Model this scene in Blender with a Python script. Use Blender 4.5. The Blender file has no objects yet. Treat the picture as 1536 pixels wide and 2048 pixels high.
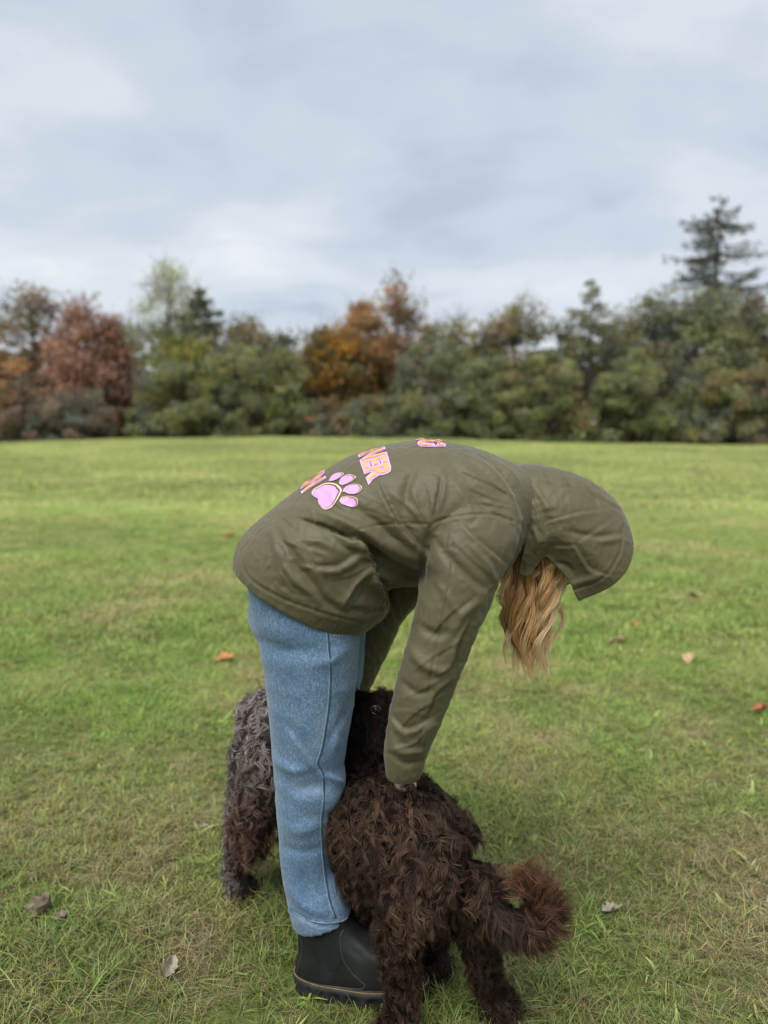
import bpy, bmesh, math, random
import numpy as np
from mathutils import Vector, Matrix
from mathutils.bvhtree import BVHTree

rng = np.random.default_rng(7)
random.seed(7)
R = math.radians
scene = bpy.context.scene
COL = scene.collection

# ------------------------------------------------------------------ camera
F = 1600.0                    # focal length in pixels of the 1536 x 2048 photograph
EYE = 848.0                   # pixel row of the eye level
PITCH = math.atan((1024 - EYE) / F)
H = 1.20                      # camera height
cam_d = bpy.data.cameras.new('camera')
cam = bpy.data.objects.new('camera', cam_d)
COL.objects.link(cam)
cam.location = (0, 0, H)
cam.rotation_euler = (math.pi / 2 - PITCH, 0, 0)
cam_d.sensor_fit = 'AUTO'
cam_d.sensor_width = 36
cam_d.lens = F / 2048 * 36
cam_d.clip_start = 0.05
cam_d.clip_end = 3000
cam_d.dof.use_dof = True
cam_d.dof.focus_distance = 1.60
cam_d.dof.aperture_fstop = 2.1
scene.camera = cam

# ------------------------------------------------------------------ sky
SUN_EL, SUN_AZ = 58.0, 205.0
world = bpy.data.worlds.new('World')
scene.world = world
world.use_nodes = True
wt = world.node_tree
for n in list(wt.nodes):
    wt.nodes.remove(n)


def nd(t, kind, **kw):
    n = t.nodes.new(kind)
    for k, v in kw.items():
        setattr(n, k, v)
    return n


def lk(t, a, b):
    t.links.new(a, b)


def ramp(t, stops, interp='EASE'):
    n = nd(t, 'ShaderNodeValToRGB')
    n.color_ramp.interpolation = interp
    els = n.color_ramp.elements
    while len(els) < len(stops):
        els.new(0.5)
    for e, (p, c) in zip(els, stops):
        e.position = p
        e.color = (c[0], c[1], c[2], 1)
    return n


def build_sky():
    t = wt
    out = nd(t, 'ShaderNodeOutputWorld')
    bg = nd(t, 'ShaderNodeBackground')
    bg.inputs['Strength'].default_value = 0.0505
    sky = nd(t, 'ShaderNodeTexSky', sky_type='NISHITA', sun_disc=False)
    sky.sun_elevation = R(SUN_EL)
    sky.sun_rotation = R(SUN_AZ)
    tc = nd(t, 'ShaderNodeTexCoord')
    sep = nd(t, 'ShaderNodeSeparateXYZ')
    lk(t, tc.outputs['Generated'], sep.inputs[0])
    mx = nd(t, 'ShaderNodeMath', operation='MAXIMUM')
    lk(t, sep.outputs['Z'], mx.inputs[0])
    mx.inputs[1].default_value = 0.0
    zz = nd(t, 'ShaderNodeMath', operation='ADD')
    lk(t, mx.outputs[0], zz.inputs[0])
    zz.inputs[1].default_value = 0.16
    dx = nd(t, 'ShaderNodeMath', operation='DIVIDE')
    lk(t, sep.outputs['X'], dx.inputs[0]); lk(t, zz.outputs[0], dx.inputs[1])
    dy = nd(t, 'ShaderNodeMath', operation='DIVIDE')
    lk(t, sep.outputs['Y'], dy.inputs[0]); lk(t, zz.outputs[0], dy.inputs[1])
    cb = nd(t, 'ShaderNodeCombineXYZ')
    lk(t, dx.outputs[0], cb.inputs[0]); lk(t, dy.outputs[0], cb.inputs[1])
    cb.inputs[2].default_value = 6.2
    n1 = nd(t, 'ShaderNodeTexNoise')
    n1.inputs['Scale'].default_value = 1.25
    n1.inputs['Detail'].default_value = 6
    n1.inputs['Roughness'].default_value = 0.5
    n1.inputs['Distortion'].default_value = 0.25
    lk(t, cb.outputs[0], n1.inputs['Vector'])
    n2 = nd(t, 'ShaderNodeTexNoise')
    n2.inputs['Scale'].default_value = 0.42
    n2.inputs['Detail'].default_value = 3
    lk(t, cb.outputs[0], n2.inputs['Vector'])
    mixn = nd(t, 'ShaderNodeMath', operation='MULTIPLY_ADD')
    lk(t, n1.outputs['Fac'], mixn.inputs[0])
    mixn.inputs[1].default_value = 0.6
    m2 = nd(t, 'ShaderNodeMath', operation='MULTIPLY')
    lk(t, n2.outputs['Fac'], m2.inputs[0]); m2.inputs[1].default_value = 0.4
    lk(t, m2.outputs[0], mixn.inputs[2])
    rp = ramp(t, [(0.36, (3.9, 4.5, 5.35)), (0.44, (4.75, 5.3, 6.0)),
                  (0.50, (5.6, 6.0, 6.5)), (0.60, (6.9, 7.1, 7.3))])
    lk(t, mixn.outputs[0], rp.inputs[0])
    mix = nd(t, 'ShaderNodeMixRGB')
    mix.inputs[0].default_value = 0.93
    lk(t, sky.outputs[0], mix.inputs[1])
    lk(t, rp.outputs[0], mix.inputs[2])
    lk(t, mix.outputs[0], bg.inputs['Color'])
    lk(t, bg.outputs[0], out.inputs['Surface'])


build_sky()

sun_d = bpy.data.lights.new('sun', 'SUN')
sun_d.energy = 1.5
sun_d.angle = R(40)
sun_d.color = (1.0, 0.97, 0.92)
sun = bpy.data.objects.new('sun', sun_d)
COL.objects.link(sun)
az, el = R(SUN_AZ), R(SUN_EL)
sdir = Vector((math.sin(az) * math.cos(el), math.cos(az) * math.cos(el), math.sin(el)))
sun.rotation_euler = sdir.to_track_quat('Z', 'Y').to_euler()

scene.view_settings.view_transform = 'Standard'
scene.view_settings.look = 'None'
scene.view_settings.exposure = 1.4
scene.view_settings.gamma = 1.0
scene.cycles.use_denoising = True
scene.cycles.max_bounces = 6
scene.cycles.transparent_max_bounces = 6

# ------------------------------------------------------------------ helpers
CP, SP = math.cos(PITCH), math.sin(PITCH)


def P(px, py, Y):
    """point at world depth Y seen at pixel (px, py)"""
    a = (px - 768) / F
    b = -(py - 1024) / F
    dx, dy, dz = a, b * SP + CP, b * CP - SP
    t = Y / dy
    return np.array((dx * t, Y, H + dz * t))


def pix(V):
    """pixel of world points (n,3)"""
    V = np.asarray(V, float)
    x, y, z = V[:, 0], V[:, 1], V[:, 2] - H
    dep = y * CP - z * SP
    up = y * SP + z * CP
    return np.stack([768 + F * x / dep, 1024 - F * up / dep], 1)


def sstep(a, b, x):
    t = np.clip((x - a) / (b - a), 0, 1)
    return t * t * (3 - 2 * t)


_perm = np.random.default_rng(3).random((64, 64, 64)).astype(np.float32)


def vnoise(Pn, seed=0):
    """smooth value noise -1..1 at points (n,3)"""
    q = np.asarray(Pn, float) + np.array((17.3 * seed, 9.1 * seed, 5.7 * seed)) + 500
    i = np.floor(q).astype(int)
    f = q - i
    f = f * f * (3 - 2 * f)
    r = 0
    for dx in (0, 1):
        wx = f[:, 0] if dx else 1 - f[:, 0]
        for dy in (0, 1):
            wy = f[:, 1] if dy else 1 - f[:, 1]
            for dz in (0, 1):
                wz = f[:, 2] if dz else 1 - f[:, 2]
                r = r + wx * wy * wz * _perm[(i[:, 0] + dx) % 64, (i[:, 1] + dy) % 64, (i[:, 2] + dz) % 64]
    return r * 2 - 1


def n2d(x, y, s, seed=0):
    p = np.stack([np.asarray(x) * s, np.asarray(y) * s, np.zeros_like(np.asarray(x, float)) + .37], 1)
    return vnoise(p, seed)


def gz(x, y):
    x = np.atleast_1d(np.asarray(x, float)); y = np.atleast_1d(np.asarray(y, float))
    far = sstep(4, 11, y)
    z = 0.035 * n2d(x, y, .55, 4) * far + 0.06 * n2d(x, y, .16, 5) * sstep(7, 20, y)
    z += 0.44 * np.exp(-((x + 5) / 15) ** 2) * sstep(12, 40, y)
    return z


def ground_pt(px, py):
    """point of the ground at a pixel"""
    z = 0.0
    for _ in range(12):
        a = (px - 768) / F; b = -(py - 1024) / F
        dx, dy, dz = a, b * SP + CP, b * CP - SP
        t = (z - H) / dz
        z = float(gz(dx * t, dy * t)[0])
    return np.array((dx * t, dy * t, z))


def catmull(pts, n):
    """smooth resampling of rows of pts"""
    pts = np.asarray(pts, float)
    m = len(pts)
    t = np.linspace(0, m - 1, n)
    i = np.clip(np.floor(t).astype(int), 0, m - 2)
    f = (t - i)[:, None]
    p0 = pts[np.clip(i - 1, 0, m - 1)]; p1 = pts[i]; p2 = pts[i + 1]; p3 = pts[np.clip(i + 2, 0, m - 1)]
    return .5 * ((2 * p1) + (-p0 + p2) * f + (2 * p0 - 5 * p1 + 4 * p2 - p3) * f ** 2 + (-p0 + 3 * p1 - 3 * p2 + p3) * f ** 3)


def norm(v):
    return v / (np.linalg.norm(v, axis=-1, keepdims=True) + 1e-9)


def mesh_np(name, V, Fa, smooth=True):
    """mesh from numpy verts (n,3) and faces (m,k), or a list of such face arrays"""
    if not isinstance(Fa, (list, tuple)):
        Fa = [Fa]
    Fa = [np.asarray(f, np.int32) for f in Fa if len(f)]
    me = bpy.data.meshes.new(name)
    me.vertices.add(len(V))
    me.vertices.foreach_set('co', np.asarray(V, np.float32).ravel())
    loops = np.concatenate([f.ravel() for f in Fa])
    tot = np.concatenate([np.full(len(f), f.shape[1], np.int32) for f in Fa])
    st = np.concatenate([[0], np.cumsum(tot)[:-1]]).astype(np.int32)
    me.loops.add(len(loops))
    me.loops.foreach_set('vertex_index', loops)
    me.polygons.add(len(tot))
    me.polygons.foreach_set('loop_start', st)
    me.update(calc_edges=True)
    if smooth:
        me.polygons.foreach_set('use_smooth', np.ones(len(tot), bool))
    return me


def set_col(me, C):
    a = me.attributes.new('col', 'FLOAT_COLOR', 'POINT')
    C = np.asarray(C, np.float32)
    if C.shape[1] == 3:
        C = np.concatenate([C, np.ones((len(C), 1), np.float32)], 1)
    a.data.foreach_set('color', C.ravel())


def obj(name, me, mat=None, parent=None, loc=None):
    o = bpy.data.objects.new(name, me)
    COL.objects.link(o)
    if mat is not None and me is not None and not me.materials:
        me.materials.append(mat)
    if parent is not None:
        o.parent = parent
    if loc is not None:
        o.location = loc
    return o


def tag(o, label=None, cat=None, group=None, kind=None):
    if label: o['label'] = label
    if cat: o['category'] = cat
    if group: o['group'] = group
    if kind: o['kind'] = kind
    return o


def root(name, loc, label, cat, group=None):
    o = obj(name, None, loc=loc)
    return tag(o, label, cat, group)


def keep(o, parent):
    """parent a mesh given in world coordinates to an Empty that stands unrotated at its own place"""
    o.parent = parent
    o.matrix_parent_inverse = Matrix.Translation(-Vector(parent.location))
    return o


def grid_faces(n, m, closed=True):
    """quads of an n x m grid of verts (m around)"""
    i = np.arange(n - 1)[:, None]
    j = np.arange(m if closed else m - 1)[None, :]
    a = i * m + j; b = i * m + (j + 1) % m
    return np.stack([a, b, b + m, a + m], -1).reshape(-1, 4)


def tube(C, ra, rb=None, m=24, up=(0, 1, 0), n=None, pw=2.0, cap=True):
    """loft of (super)elliptic sections along points C; ra across, rb along 'up'"""
    C = np.asarray(C, float)
    ra = np.asarray(ra, float)
    rb = ra if rb is None else np.asarray(rb, float)
    if n:
        A = catmull(np.concatenate([C, ra[:, None], rb[:, None]], 1), n)
        C, ra, rb = A[:, :3], np.maximum(A[:, 3], 1e-4), np.maximum(A[:, 4], 1e-4)
    k = len(C)
    T = norm(np.gradient(C, axis=0))
    U = np.broadcast_to(np.asarray(up, float), T.shape)
    U = norm(U - T * (U * T).sum(1, keepdims=True))
    S = norm(np.cross(T, U))
    th = np.linspace(0, 2 * math.pi, m, endpoint=False)
    c, s = np.cos(th), np.sin(th)
    c = np.sign(c) * np.abs(c) ** (2 / pw); s = np.sign(s) * np.abs(s) ** (2 / pw)
    V = C[:, None] + S[:, None] * (ra[:, None] * c)[..., None] + U[:, None] * (rb[:, None] * s)[..., None]
    V = V.reshape(-1, 3)
    Fq = grid_faces(k, m)
    Ft = []
    if cap:
        V = np.concatenate([V, C[:1], C[-1:]])
        a = len(V) - 2
        j = np.arange(m)
        Ft = np.concatenate([np.stack([np.full(m, a), (j + 1) % m, j], 1),
                             np.stack([np.full(m, a + 1), (k - 1) * m + j, (k - 1) * m + (j + 1) % m], 1)])
    return V, Fq, Ft


def joinparts(parts):
    Vs, Q, T, off = [], [], [], 0
    for V, q, t in parts:
        Vs.append(V)
        if len(q): Q.append(np.asarray(q) + off)
        if len(t): T.append(np.asarray(t) + off)
        off += len(V)
    return np.concatenate(Vs), [np.concatenate(x) for x in (Q, T) if x]


def remesh(parts, voxel, smooth=6, fac=.5):
    """one continuous surface out of overlapping closed pieces"""
    V, Fa = joinparts(parts)
    me = mesh_np('tmp', V, Fa)
    o = bpy.data.objects.new('tmp', me)
    COL.objects.link(o)
    m = o.modifiers.new('r', 'REMESH'); m.mode = 'VOXEL'; m.voxel_size = voxel; m.use_smooth_shade = True
    if smooth:
        s = o.modifiers.new('s', 'SMOOTH'); s.iterations = smooth; s.factor = fac
    dg = bpy.context.evaluated_depsgraph_get()
    ev = o.evaluated_get(dg)
    out = bpy.data.meshes.new_from_object(ev)
    bpy.data.objects.remove(o)
    bpy.data.meshes.remove(me)
    out.polygons.foreach_set('use_smooth', np.ones(len(out.polygons), bool))
    return out


def getv(me):
    a = np.empty(len(me.vertices) * 3, np.float32)
    me.vertices.foreach_get('co', a)
    return a.reshape(-1, 3).astype(float)


def getn(me):
    a = np.empty(len(me.vertices) * 3, np.float32)
    me.vertices.foreach_get('normal', a)
    return a.reshape(-1, 3).astype(float)


def setv(me, V):
    me.vertices.foreach_set('co', np.asarray(V, np.float32).ravel())
    me.update()


def seg_dist(Q, poly):
    """distance of points Q (n,2) to a polyline, the signed side and the running position 0..1"""
    poly = np.asarray(poly, float)
    best = np.full(len(Q), 1e9); side = np.zeros(len(Q)); run = np.zeros(len(Q))
    L = np.concatenate([[0], np.cumsum(np.linalg.norm(np.diff(poly, axis=0), axis=1))])
    for k in range(len(poly) - 1):
        a, b = poly[k], poly[k + 1]
        ab = b - a
        t = np.clip(((Q - a) @ ab) / (ab @ ab), 0, 1)
        d = Q - (a + t[:, None] * ab)
        r = np.hypot(d[:, 0], d[:, 1])
        u = r < best
        best[u] = r[u]
        cr = ab[0] * d[:, 1] - ab[1] * d[:, 0]
        side[u] = np.sign(cr[u])
        run[u] = ((L[k] + t * (L[k + 1] - L[k])) / L[-1])[u]
    return best, side, run


def smooth_poly(poly, n=24):
    return catmull(poly, n) if len(poly) > 2 else np.asarray(poly, float)


# ------------------------------------------------------------------ materials
def material(name):
    m = bpy.data.materials.new(name)
    m.use_nodes = True
    t = m.node_tree
    b = t.nodes['Principled BSDF']
    return m, t, b


def noise_node(t, scale, detail=3, rough=.5, vec=None, coord='Object', distort=0):
    n = nd(t, 'ShaderNodeTexNoise')
    n.inputs['Scale'].default_value = scale
    n.inputs['Detail'].default_value = detail
    n.inputs['Roughness'].default_value = rough
    n.inputs['Distortion'].default_value = distort
    if vec is None:
        tc = nd(t, 'ShaderNodeTexCoord')
        vec = tc.outputs[coord]
    lk(t, vec, n.inputs['Vector'])
    return n


def bump(t, b, height, strength, dist=.01, prev=None):
    n = nd(t, 'ShaderNodeBump')
    n.inputs['Strength'].default_value = strength
    n.inputs['Distance'].default_value = dist
    lk(t, height, n.inputs['Height'])
    if prev is not None:
        lk(t, prev.outputs[0], n.inputs['Normal'])
    lk(t, n.outputs[0], b.inputs['Normal'])
    return n


def simple_mat(name, col, rough=.6, var=.25, scale=30, spec=.5, bmp=0, bscale=200, metallic=0, sheen=0):
    m, t, b = material(name)
    n = noise_node(t, scale, 4)
    rp = ramp(t, [(0.3, tuple(c * (1 - var) for c in col)), (0.7, tuple(min(1, c * (1 + var)) for c in col))], 'LINEAR')
    lk(t, n.outputs['Fac'], rp.inputs[0])
    lk(t, rp.outputs[0], b.inputs['Base Color'])
    b.inputs['Roughness'].default_value = rough
    b.inputs['Specular IOR Level'].default_value = spec
    b.inputs['Metallic'].default_value = metallic
    if sheen:
        b.inputs['Sheen Weight'].default_value = sheen
    if bmp:
        n2 = noise_node(t, bscale, 3)
        bump(t, b, n2.outputs['Fac'], bmp, .002)
    return m


def attr_mat(name, rough=.5, spec=.3, trans=0, typ='GEOMETRY', aname='col', var=0):
    """colour out of a mesh attribute, optional light coming through"""
    m, t, b = material(name)
    a = nd(t, 'ShaderNodeAttribute', attribute_name=aname)
    a.attribute_type = typ
    lk(t, a.outputs['Color'], b.inputs['Base Color'])
    b.inputs['Roughness'].default_value = rough
    b.inputs['Specular IOR Level'].default_value = spec
    if trans:
        tr = nd(t, 'ShaderNodeBsdfTranslucent')
        lk(t, a.outputs['Color'], tr.inputs['Color'])
        mx = nd(t, 'ShaderNodeMixShader')
        mx.inputs[0].default_value = trans
        lk(t, b.outputs[0], mx.inputs[1]); lk(t, tr.outputs[0], mx.inputs[2])
        lk(t, mx.outputs[0], t.nodes['Material Output'].inputs['Surface'])
    return m

# ------------------------------------------------------------------ ground
def ground_material():
    m, t, b = material('turf')
    tc = nd(t, 'ShaderNodeTexCoord')
    big = noise_node(t, .35, 5, .6)
    mid = noise_node(t, 3.5, 5, .65)
    fine = noise_node(t, 60, 4, .7)
    r1 = ramp(t, [(.3, (.15, .20, .055)), (.5, (.21, .25, .08)), (.7, (.27, .28, .115))], 'LINEAR')
    lk(t, big.outputs['Fac'], r1.inputs[0])
    r2 = ramp(t, [(.3, (.08, .11, .028)), (.55, (.15, .17, .05)), (.75, (.20, .175, .085))], 'LINEAR')
    lk(t, mid.outputs['Fac'], r2.inputs[0])
    mx = nd(t, 'ShaderNodeMixRGB'); mx.inputs[0].default_value = .5
    lk(t, r1.outputs[0], mx.inputs[1]); lk(t, r2.outputs[0], mx.inputs[2])
    r3 = ramp(t, [(.3, (.35, .35, .35)), (.7, (1, 1, 1))], 'LINEAR')
    lk(t, fine.outputs['Fac'], r3.inputs[0])
    mu = nd(t, 'ShaderNodeMixRGB', blend_type='MULTIPLY'); mu.inputs[0].default_value = 1
    lk(t, mx.outputs[0], mu.inputs[1]); lk(t, r3.outputs[0], mu.inputs[2])
    # farther out the sheet itself is the sward
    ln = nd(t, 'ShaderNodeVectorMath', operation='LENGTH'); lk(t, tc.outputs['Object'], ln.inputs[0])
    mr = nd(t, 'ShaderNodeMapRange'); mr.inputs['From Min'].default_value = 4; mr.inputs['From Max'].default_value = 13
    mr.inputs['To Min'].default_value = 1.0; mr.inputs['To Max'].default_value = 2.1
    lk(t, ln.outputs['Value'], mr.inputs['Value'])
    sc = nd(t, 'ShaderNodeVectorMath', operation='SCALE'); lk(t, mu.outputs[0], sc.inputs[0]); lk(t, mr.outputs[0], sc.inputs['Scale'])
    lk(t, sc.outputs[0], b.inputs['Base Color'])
    b.inputs['Roughness'].default_value = .95
    b.inputs['Specular IOR Level'].default_value = .1
    bump(t, b, fine.outputs['Fac'], .8, .02)
    return m


def build_ground():
    xs = np.concatenate([np.linspace(-900, -60, 15)[:-1], np.linspace(-60, 60, 121), np.linspace(60, 900, 15)[1:]])
    ys = np.concatenate([np.linspace(-60, 0, 7)[:-1], np.linspace(0, 60, 121), np.linspace(60, 1500, 20)[1:]])
    X, Yg = np.meshgrid(xs, ys)
    V = np.stack([X.ravel(), Yg.ravel(), gz(X.ravel(), Yg.ravel())], 1)
    Fq = grid_faces(len(ys), len(xs), False)
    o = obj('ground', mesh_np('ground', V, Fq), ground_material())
    tag(o, 'mown grass field reaching to the row of trees', kind='structure')
    return o


build_ground()


# ------------------------------------------------------------------ grass
def blade_set(n, hmin, hmax, wid, spread, lean, K=4, flat=False, seed=0, dry=0.0):
    """n curved blades as a mesh of narrow ribbons; colours vary from blade to blade"""
    g = np.random.default_rng(seed)
    a = g.uniform(0, 2 * math.pi, n)
    r = spread * np.sqrt(g.random(n))
    ph = g.uniform(0, 2 * math.pi, n)
    rx, ry = r * np.cos(ph), r * np.sin(ph)
    h = g.uniform(hmin, hmax, n)
    ln = lean * g.uniform(.3, 1.3, n)
    s = np.linspace(0, 1, K)
    dx, dy = np.cos(a), np.sin(a)
    if flat:
        bend = g.uniform(-.5, .5, n)
        ox = h[:, None] * (s - .3)
        px_ = rx[:, None] + ox * dx[:, None] - (bend * h)[:, None] * (s * s) * dy[:, None]
        py_ = ry[:, None] + ox * dy[:, None] + (bend * h)[:, None] * (s * s) * dx[:, None]
        pz_ = g.uniform(.004, .024, n)[:, None] + (g.uniform(-.2, .35, n) * h)[:, None] * s
        pz_ = np.maximum(pz_, .003)
    else:
        out = (ln * h)[:, None] * s ** 1.7
        px_ = rx[:, None] + out * dx[:, None]
        py_ = ry[:, None] + out * dy[:, None]
        pz_ = h[:, None] * (s - .35 * np.minimum(ln, 1.4)[:, None] * s ** 2.4)
    pts = np.stack([px_, py_, pz_], -1)
    tw = a + math.pi / 2 + g.normal(0, .5, n)
    sd = np.stack([np.cos(tw), np.sin(tw), np.zeros(n)], -1)
    wv = wid * g.uniform(.6, 1.3, n)[:, None] * (np.array([.75, 1, .75, .06]) if K == 4 else np.linspace(1, .1, K))
    Lv = pts - sd[:, None] * wv[..., None]
    Rv = pts + sd[:, None] * wv[..., None]
    V = np.stack([Lv, Rv], 2).reshape(-1, 3)
    i = np.arange(n)[:, None] * (2 * K) + 2 * np.arange(K - 1)[None]
    Fq = np.stack([i, i + 1, i + 3, i + 2], -1).reshape(-1, 4)
    me = mesh_np('grass_blades', V, Fq)
    base = g.uniform(.5, 1.45, n)
    tint = np.stack([base * g.uniform(.85, 1.25, n), base, base * g.uniform(.7, 1.2, n)], 1)
    dr = g.random(n) < dry
    tint[dr] *= np.array((1.55, 1.25, 1.35))
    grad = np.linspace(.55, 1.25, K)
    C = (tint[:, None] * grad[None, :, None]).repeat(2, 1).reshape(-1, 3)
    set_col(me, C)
    return me


def build_grass():
    m, t, b = material('grass_blade')
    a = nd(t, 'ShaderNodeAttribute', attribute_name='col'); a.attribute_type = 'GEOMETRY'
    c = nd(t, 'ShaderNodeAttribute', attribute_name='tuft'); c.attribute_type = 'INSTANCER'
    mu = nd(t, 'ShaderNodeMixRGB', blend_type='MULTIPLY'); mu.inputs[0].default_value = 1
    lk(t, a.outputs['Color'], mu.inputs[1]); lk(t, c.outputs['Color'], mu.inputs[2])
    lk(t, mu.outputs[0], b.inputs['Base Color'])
    b.inputs['Roughness'].default_value = .5
    b.inputs['Specular IOR Level'].default_value = .35
    tr = nd(t, 'ShaderNodeBsdfTranslucent'); lk(t, mu.outputs[0], tr.inputs['Color'])
    mx = nd(t, 'ShaderNodeMixShader'); mx.inputs[0].default_value = .3
    lk(t, b.outputs[0], mx.inputs[1]); lk(t, tr.outputs[0], mx.inputs[2])
    lk(t, mx.outputs[0], t.nodes['Material Output'].inputs['Surface'])

    protos = bpy.data.collections.new('grass_sources')
    specs = []
    for k in range(4):   # 0-3 upright tufts
        specs.append(blade_set(15, .018, .045, .0011, .014, .75, seed=20 + k, dry=.08))
    for k in range(2):   # 4-5 lank lying green grass
        specs.append(blade_set(13, .028, .060, .0011, .022, 1.5, seed=30 + k, dry=.15))
    for k in range(2):   # 6-7 dry clippings and thatch
        specs.append(blade_set(12, .03, .085, .00075, .035, 0, flat=True, seed=40 + k))
    for k in range(3):   # 8-10 patches for the middle distance
        specs.append(blade_set(90, .03, .06, .0022, .11, .8, seed=50 + k, dry=.12))
    for k in range(2):   # 11-12 broad-leaved weeds
        specs.append(blade_set(6, .025, .05, .0045, .01, 1.3, seed=60 + k))
    for k in range(2):   # 13-14 far patches
        specs.append(blade_set(130, .04, .075, .006, .32, .8, seed=70 + k, dry=.12))
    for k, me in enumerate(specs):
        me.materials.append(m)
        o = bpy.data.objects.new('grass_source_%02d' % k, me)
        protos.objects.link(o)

    g = np.random.default_rng(11)
    PX, PY, IDX, SC, TC, RX = [], [], [], [], [], []

    def add(n, y0, y1, pick, smin, smax, marg=.7, dens=None, bright=1.0, tilt=.25):
        # uniform over the wedge that the camera and a step to its side can see
        y = np.sqrt(g.random(n * 3) * (y1 ** 2 - y0 ** 2) + y0 ** 2)
        x = g.uniform(-1, 1, n * 3) * (.72 * y1 + marg)
        ok = np.abs(x) < .72 * y + marg
        x, y = x[ok][:n], y[ok][:n]
        lush = .5 + .5 * n2d(x, y, 2.6, 1) + .35 * n2d(x, y, 7., 2) + .2 * n2d(x, y, .8, 3)
        dry = .5 + .5 * n2d(x, y, 1.9, 7) + .4 * n2d(x, y, 5.5, 8)
        # the trodden, mown place in the foreground to the right is drier
        dry = dry - .10 + .30 * np.exp(-((x - .75) / .7) ** 2 - ((y - 1.75) / .45) ** 2) + .15 * np.exp(-((x + .45) / .4) ** 2 - ((y - 1.75) / .25) ** 2)
        lush = lush + .45 * np.exp(-((x + .75) / .28) ** 2 - ((y - 1.62) / .22) ** 2)
        if dens is not None:
            k = g.random(len(x)) < dens(lush, dry)
            x, y, lush, dry = x[k], y[k], lush[k], dry[k]
        n = len(x)
        idx = pick(n, lush, dry)
        sc = g.uniform(smin, smax, n) * (.75 + .5 * np.clip(lush, 0, 1.2))
        green = np.array((.165, .272, .045)); olive = np.array((.275, .305, .098)); straw = np.array((.38, .32, .18))
        w = np.clip(dry * 1.0 + .08 + .06 - .24 * (1 - sstep(1.6, 2.3, y)) + g.normal(0, .12, n), 0, 1)[:, None]
        c = green * (1 - w) + olive * w
        w2 = np.clip((dry - .72 - .12 * (1 - sstep(2.0, 4.0, y))) * 1.6 + g.normal(0, .12, n), 0, .75)[:, None]
        c = c * (1 - w2) + straw * w2
        is_dry = (idx == 6) | (idx == 7)
        c[is_dry] = straw * g.uniform(.55, 1.15, is_dry.sum())[:, None]
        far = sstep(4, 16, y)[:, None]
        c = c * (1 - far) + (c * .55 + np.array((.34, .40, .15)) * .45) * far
        # broad light and dark swathes over the field
        c = c * (1 + .22 * n2d(x, y, .45, 12) * sstep(3, 8, y) + .15 * n2d(x, y * .5, .25, 13))[:, None] * bright * (1.0 + .40 * sstep(1.6, 3.4, y))[:, None]  # distance brightening painted in, as fewer shaded gaps show at low angles
        c = c * .86 + c.mean(1, keepdims=True) * .14 * np.array((1.05, 1.1, .8))
        PX.append(x); PY.append(y); IDX.append(idx); SC.append(sc); TC.append(c)
        RX.append(np.stack([g.normal(0, tilt, n), g.normal(0, tilt, n), g.uniform(0, 6.28, n)], 1))

    def pick_near(n, lush, dry):
        r = g.random(n)
        idx = g.integers(0, 4, n)
        idx[r < .30] = g.integers(4, 6, (r < .30).sum())
        return idx

    add(92000, 1.15, 4.2, pick_near, .5, 1.0, dens=lambda l, d: np.clip(.35 + .9 * l - .35 * d, .12, 1))
    add(37000, 1.15, 4.2, lambda n, l, d: g.integers(6, 8, n), .5, .95, dens=lambda l, d: np.clip((d - .22) * 1.2, .06, 1), tilt=.1)
    add(500, 1.2, 4.0, lambda n, l, d: g.integers(11, 13, n), .5, 1.0, bright=1.25)
    add(98000, 4.0, 11, pick_near, .8, 1.5)
    add(21000, 4.0, 11, lambda n, l, d: g.integers(6, 8, n), 1.0, 1.6, dens=lambda l, d: np.clip((d - .35) * 1.2, .04, 1), tilt=.1)
    add(16000, 4.0, 12, lambda n, l, d: g.integers(8, 11, n), .8, 1.2, tilt=.05)
    add(33000, 11, 46, lambda n, l, d: g.integers(13, 15, n), .8, 1.3, marg=2, tilt=.03)
    x = np.concatenate(PX); y = np.concatenate(PY)
    idx = np.concatenate(IDX); sc = np.concatenate(SC); tc = np.concatenate(TC); rot = np.concatenate(RX)
    # nothing grows through the boots
    bad = np.zeros(len(x), bool)
    for (cx, cy, rx_, ry_) in FOOT_CLEAR:
        bad |= ((x - cx) / rx_) ** 2 + ((y - cy) / ry_) ** 2 < 1
    x, y, idx, sc, tc, rot = [q[~bad] for q in (x, y, idx, sc, tc, rot)]
    me = bpy.data.meshes.new('grass')
    me.vertices.add(len(x))
    me.vertices.foreach_set('co', np.stack([x, y, gz(x, y) - .003], 1).astype(np.float32).ravel())
    at = me.attributes.new('idx', 'INT', 'POINT'); at.data.foreach_set('value', idx.astype(np.int32))
    at = me.attributes.new('scl', 'FLOAT', 'POINT'); at.data.foreach_set('value', sc.astype(np.float32))
    at = me.attributes.new('rot', 'FLOAT_VECTOR', 'POINT'); at.data.foreach_set('vector', rot.astype(np.float32).ravel())
    at = me.attributes.new('tuft', 'FLOAT_COLOR', 'POINT')
    at.data.foreach_set('color', np.concatenate([np.clip(tc, .01, 1), np.ones((len(x), 1))], 1).astype(np.float32).ravel())
    o = obj('grass', me)
    tag(o, 'short mown green grass with dry clippings', 'grass', kind='stuff')
    ng = bpy.data.node_groups.new('grass_scatter', 'GeometryNodeTree')
    ng.interface.new_socket('Geometry', in_out='INPUT', socket_type='NodeSocketGeometry')
    ng.interface.new_socket('Geometry', in_out='OUTPUT', socket_type='NodeSocketGeometry')
    gi = ng.nodes.new('NodeGroupInput'); go = ng.nodes.new('NodeGroupOutput')
    iop = ng.nodes.new('GeometryNodeInstanceOnPoints')
    ci = ng.nodes.new('GeometryNodeCollectionInfo')
    ci.inputs['Collection'].default_value = protos
    ci.inputs['Separate Children'].default_value = True
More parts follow.
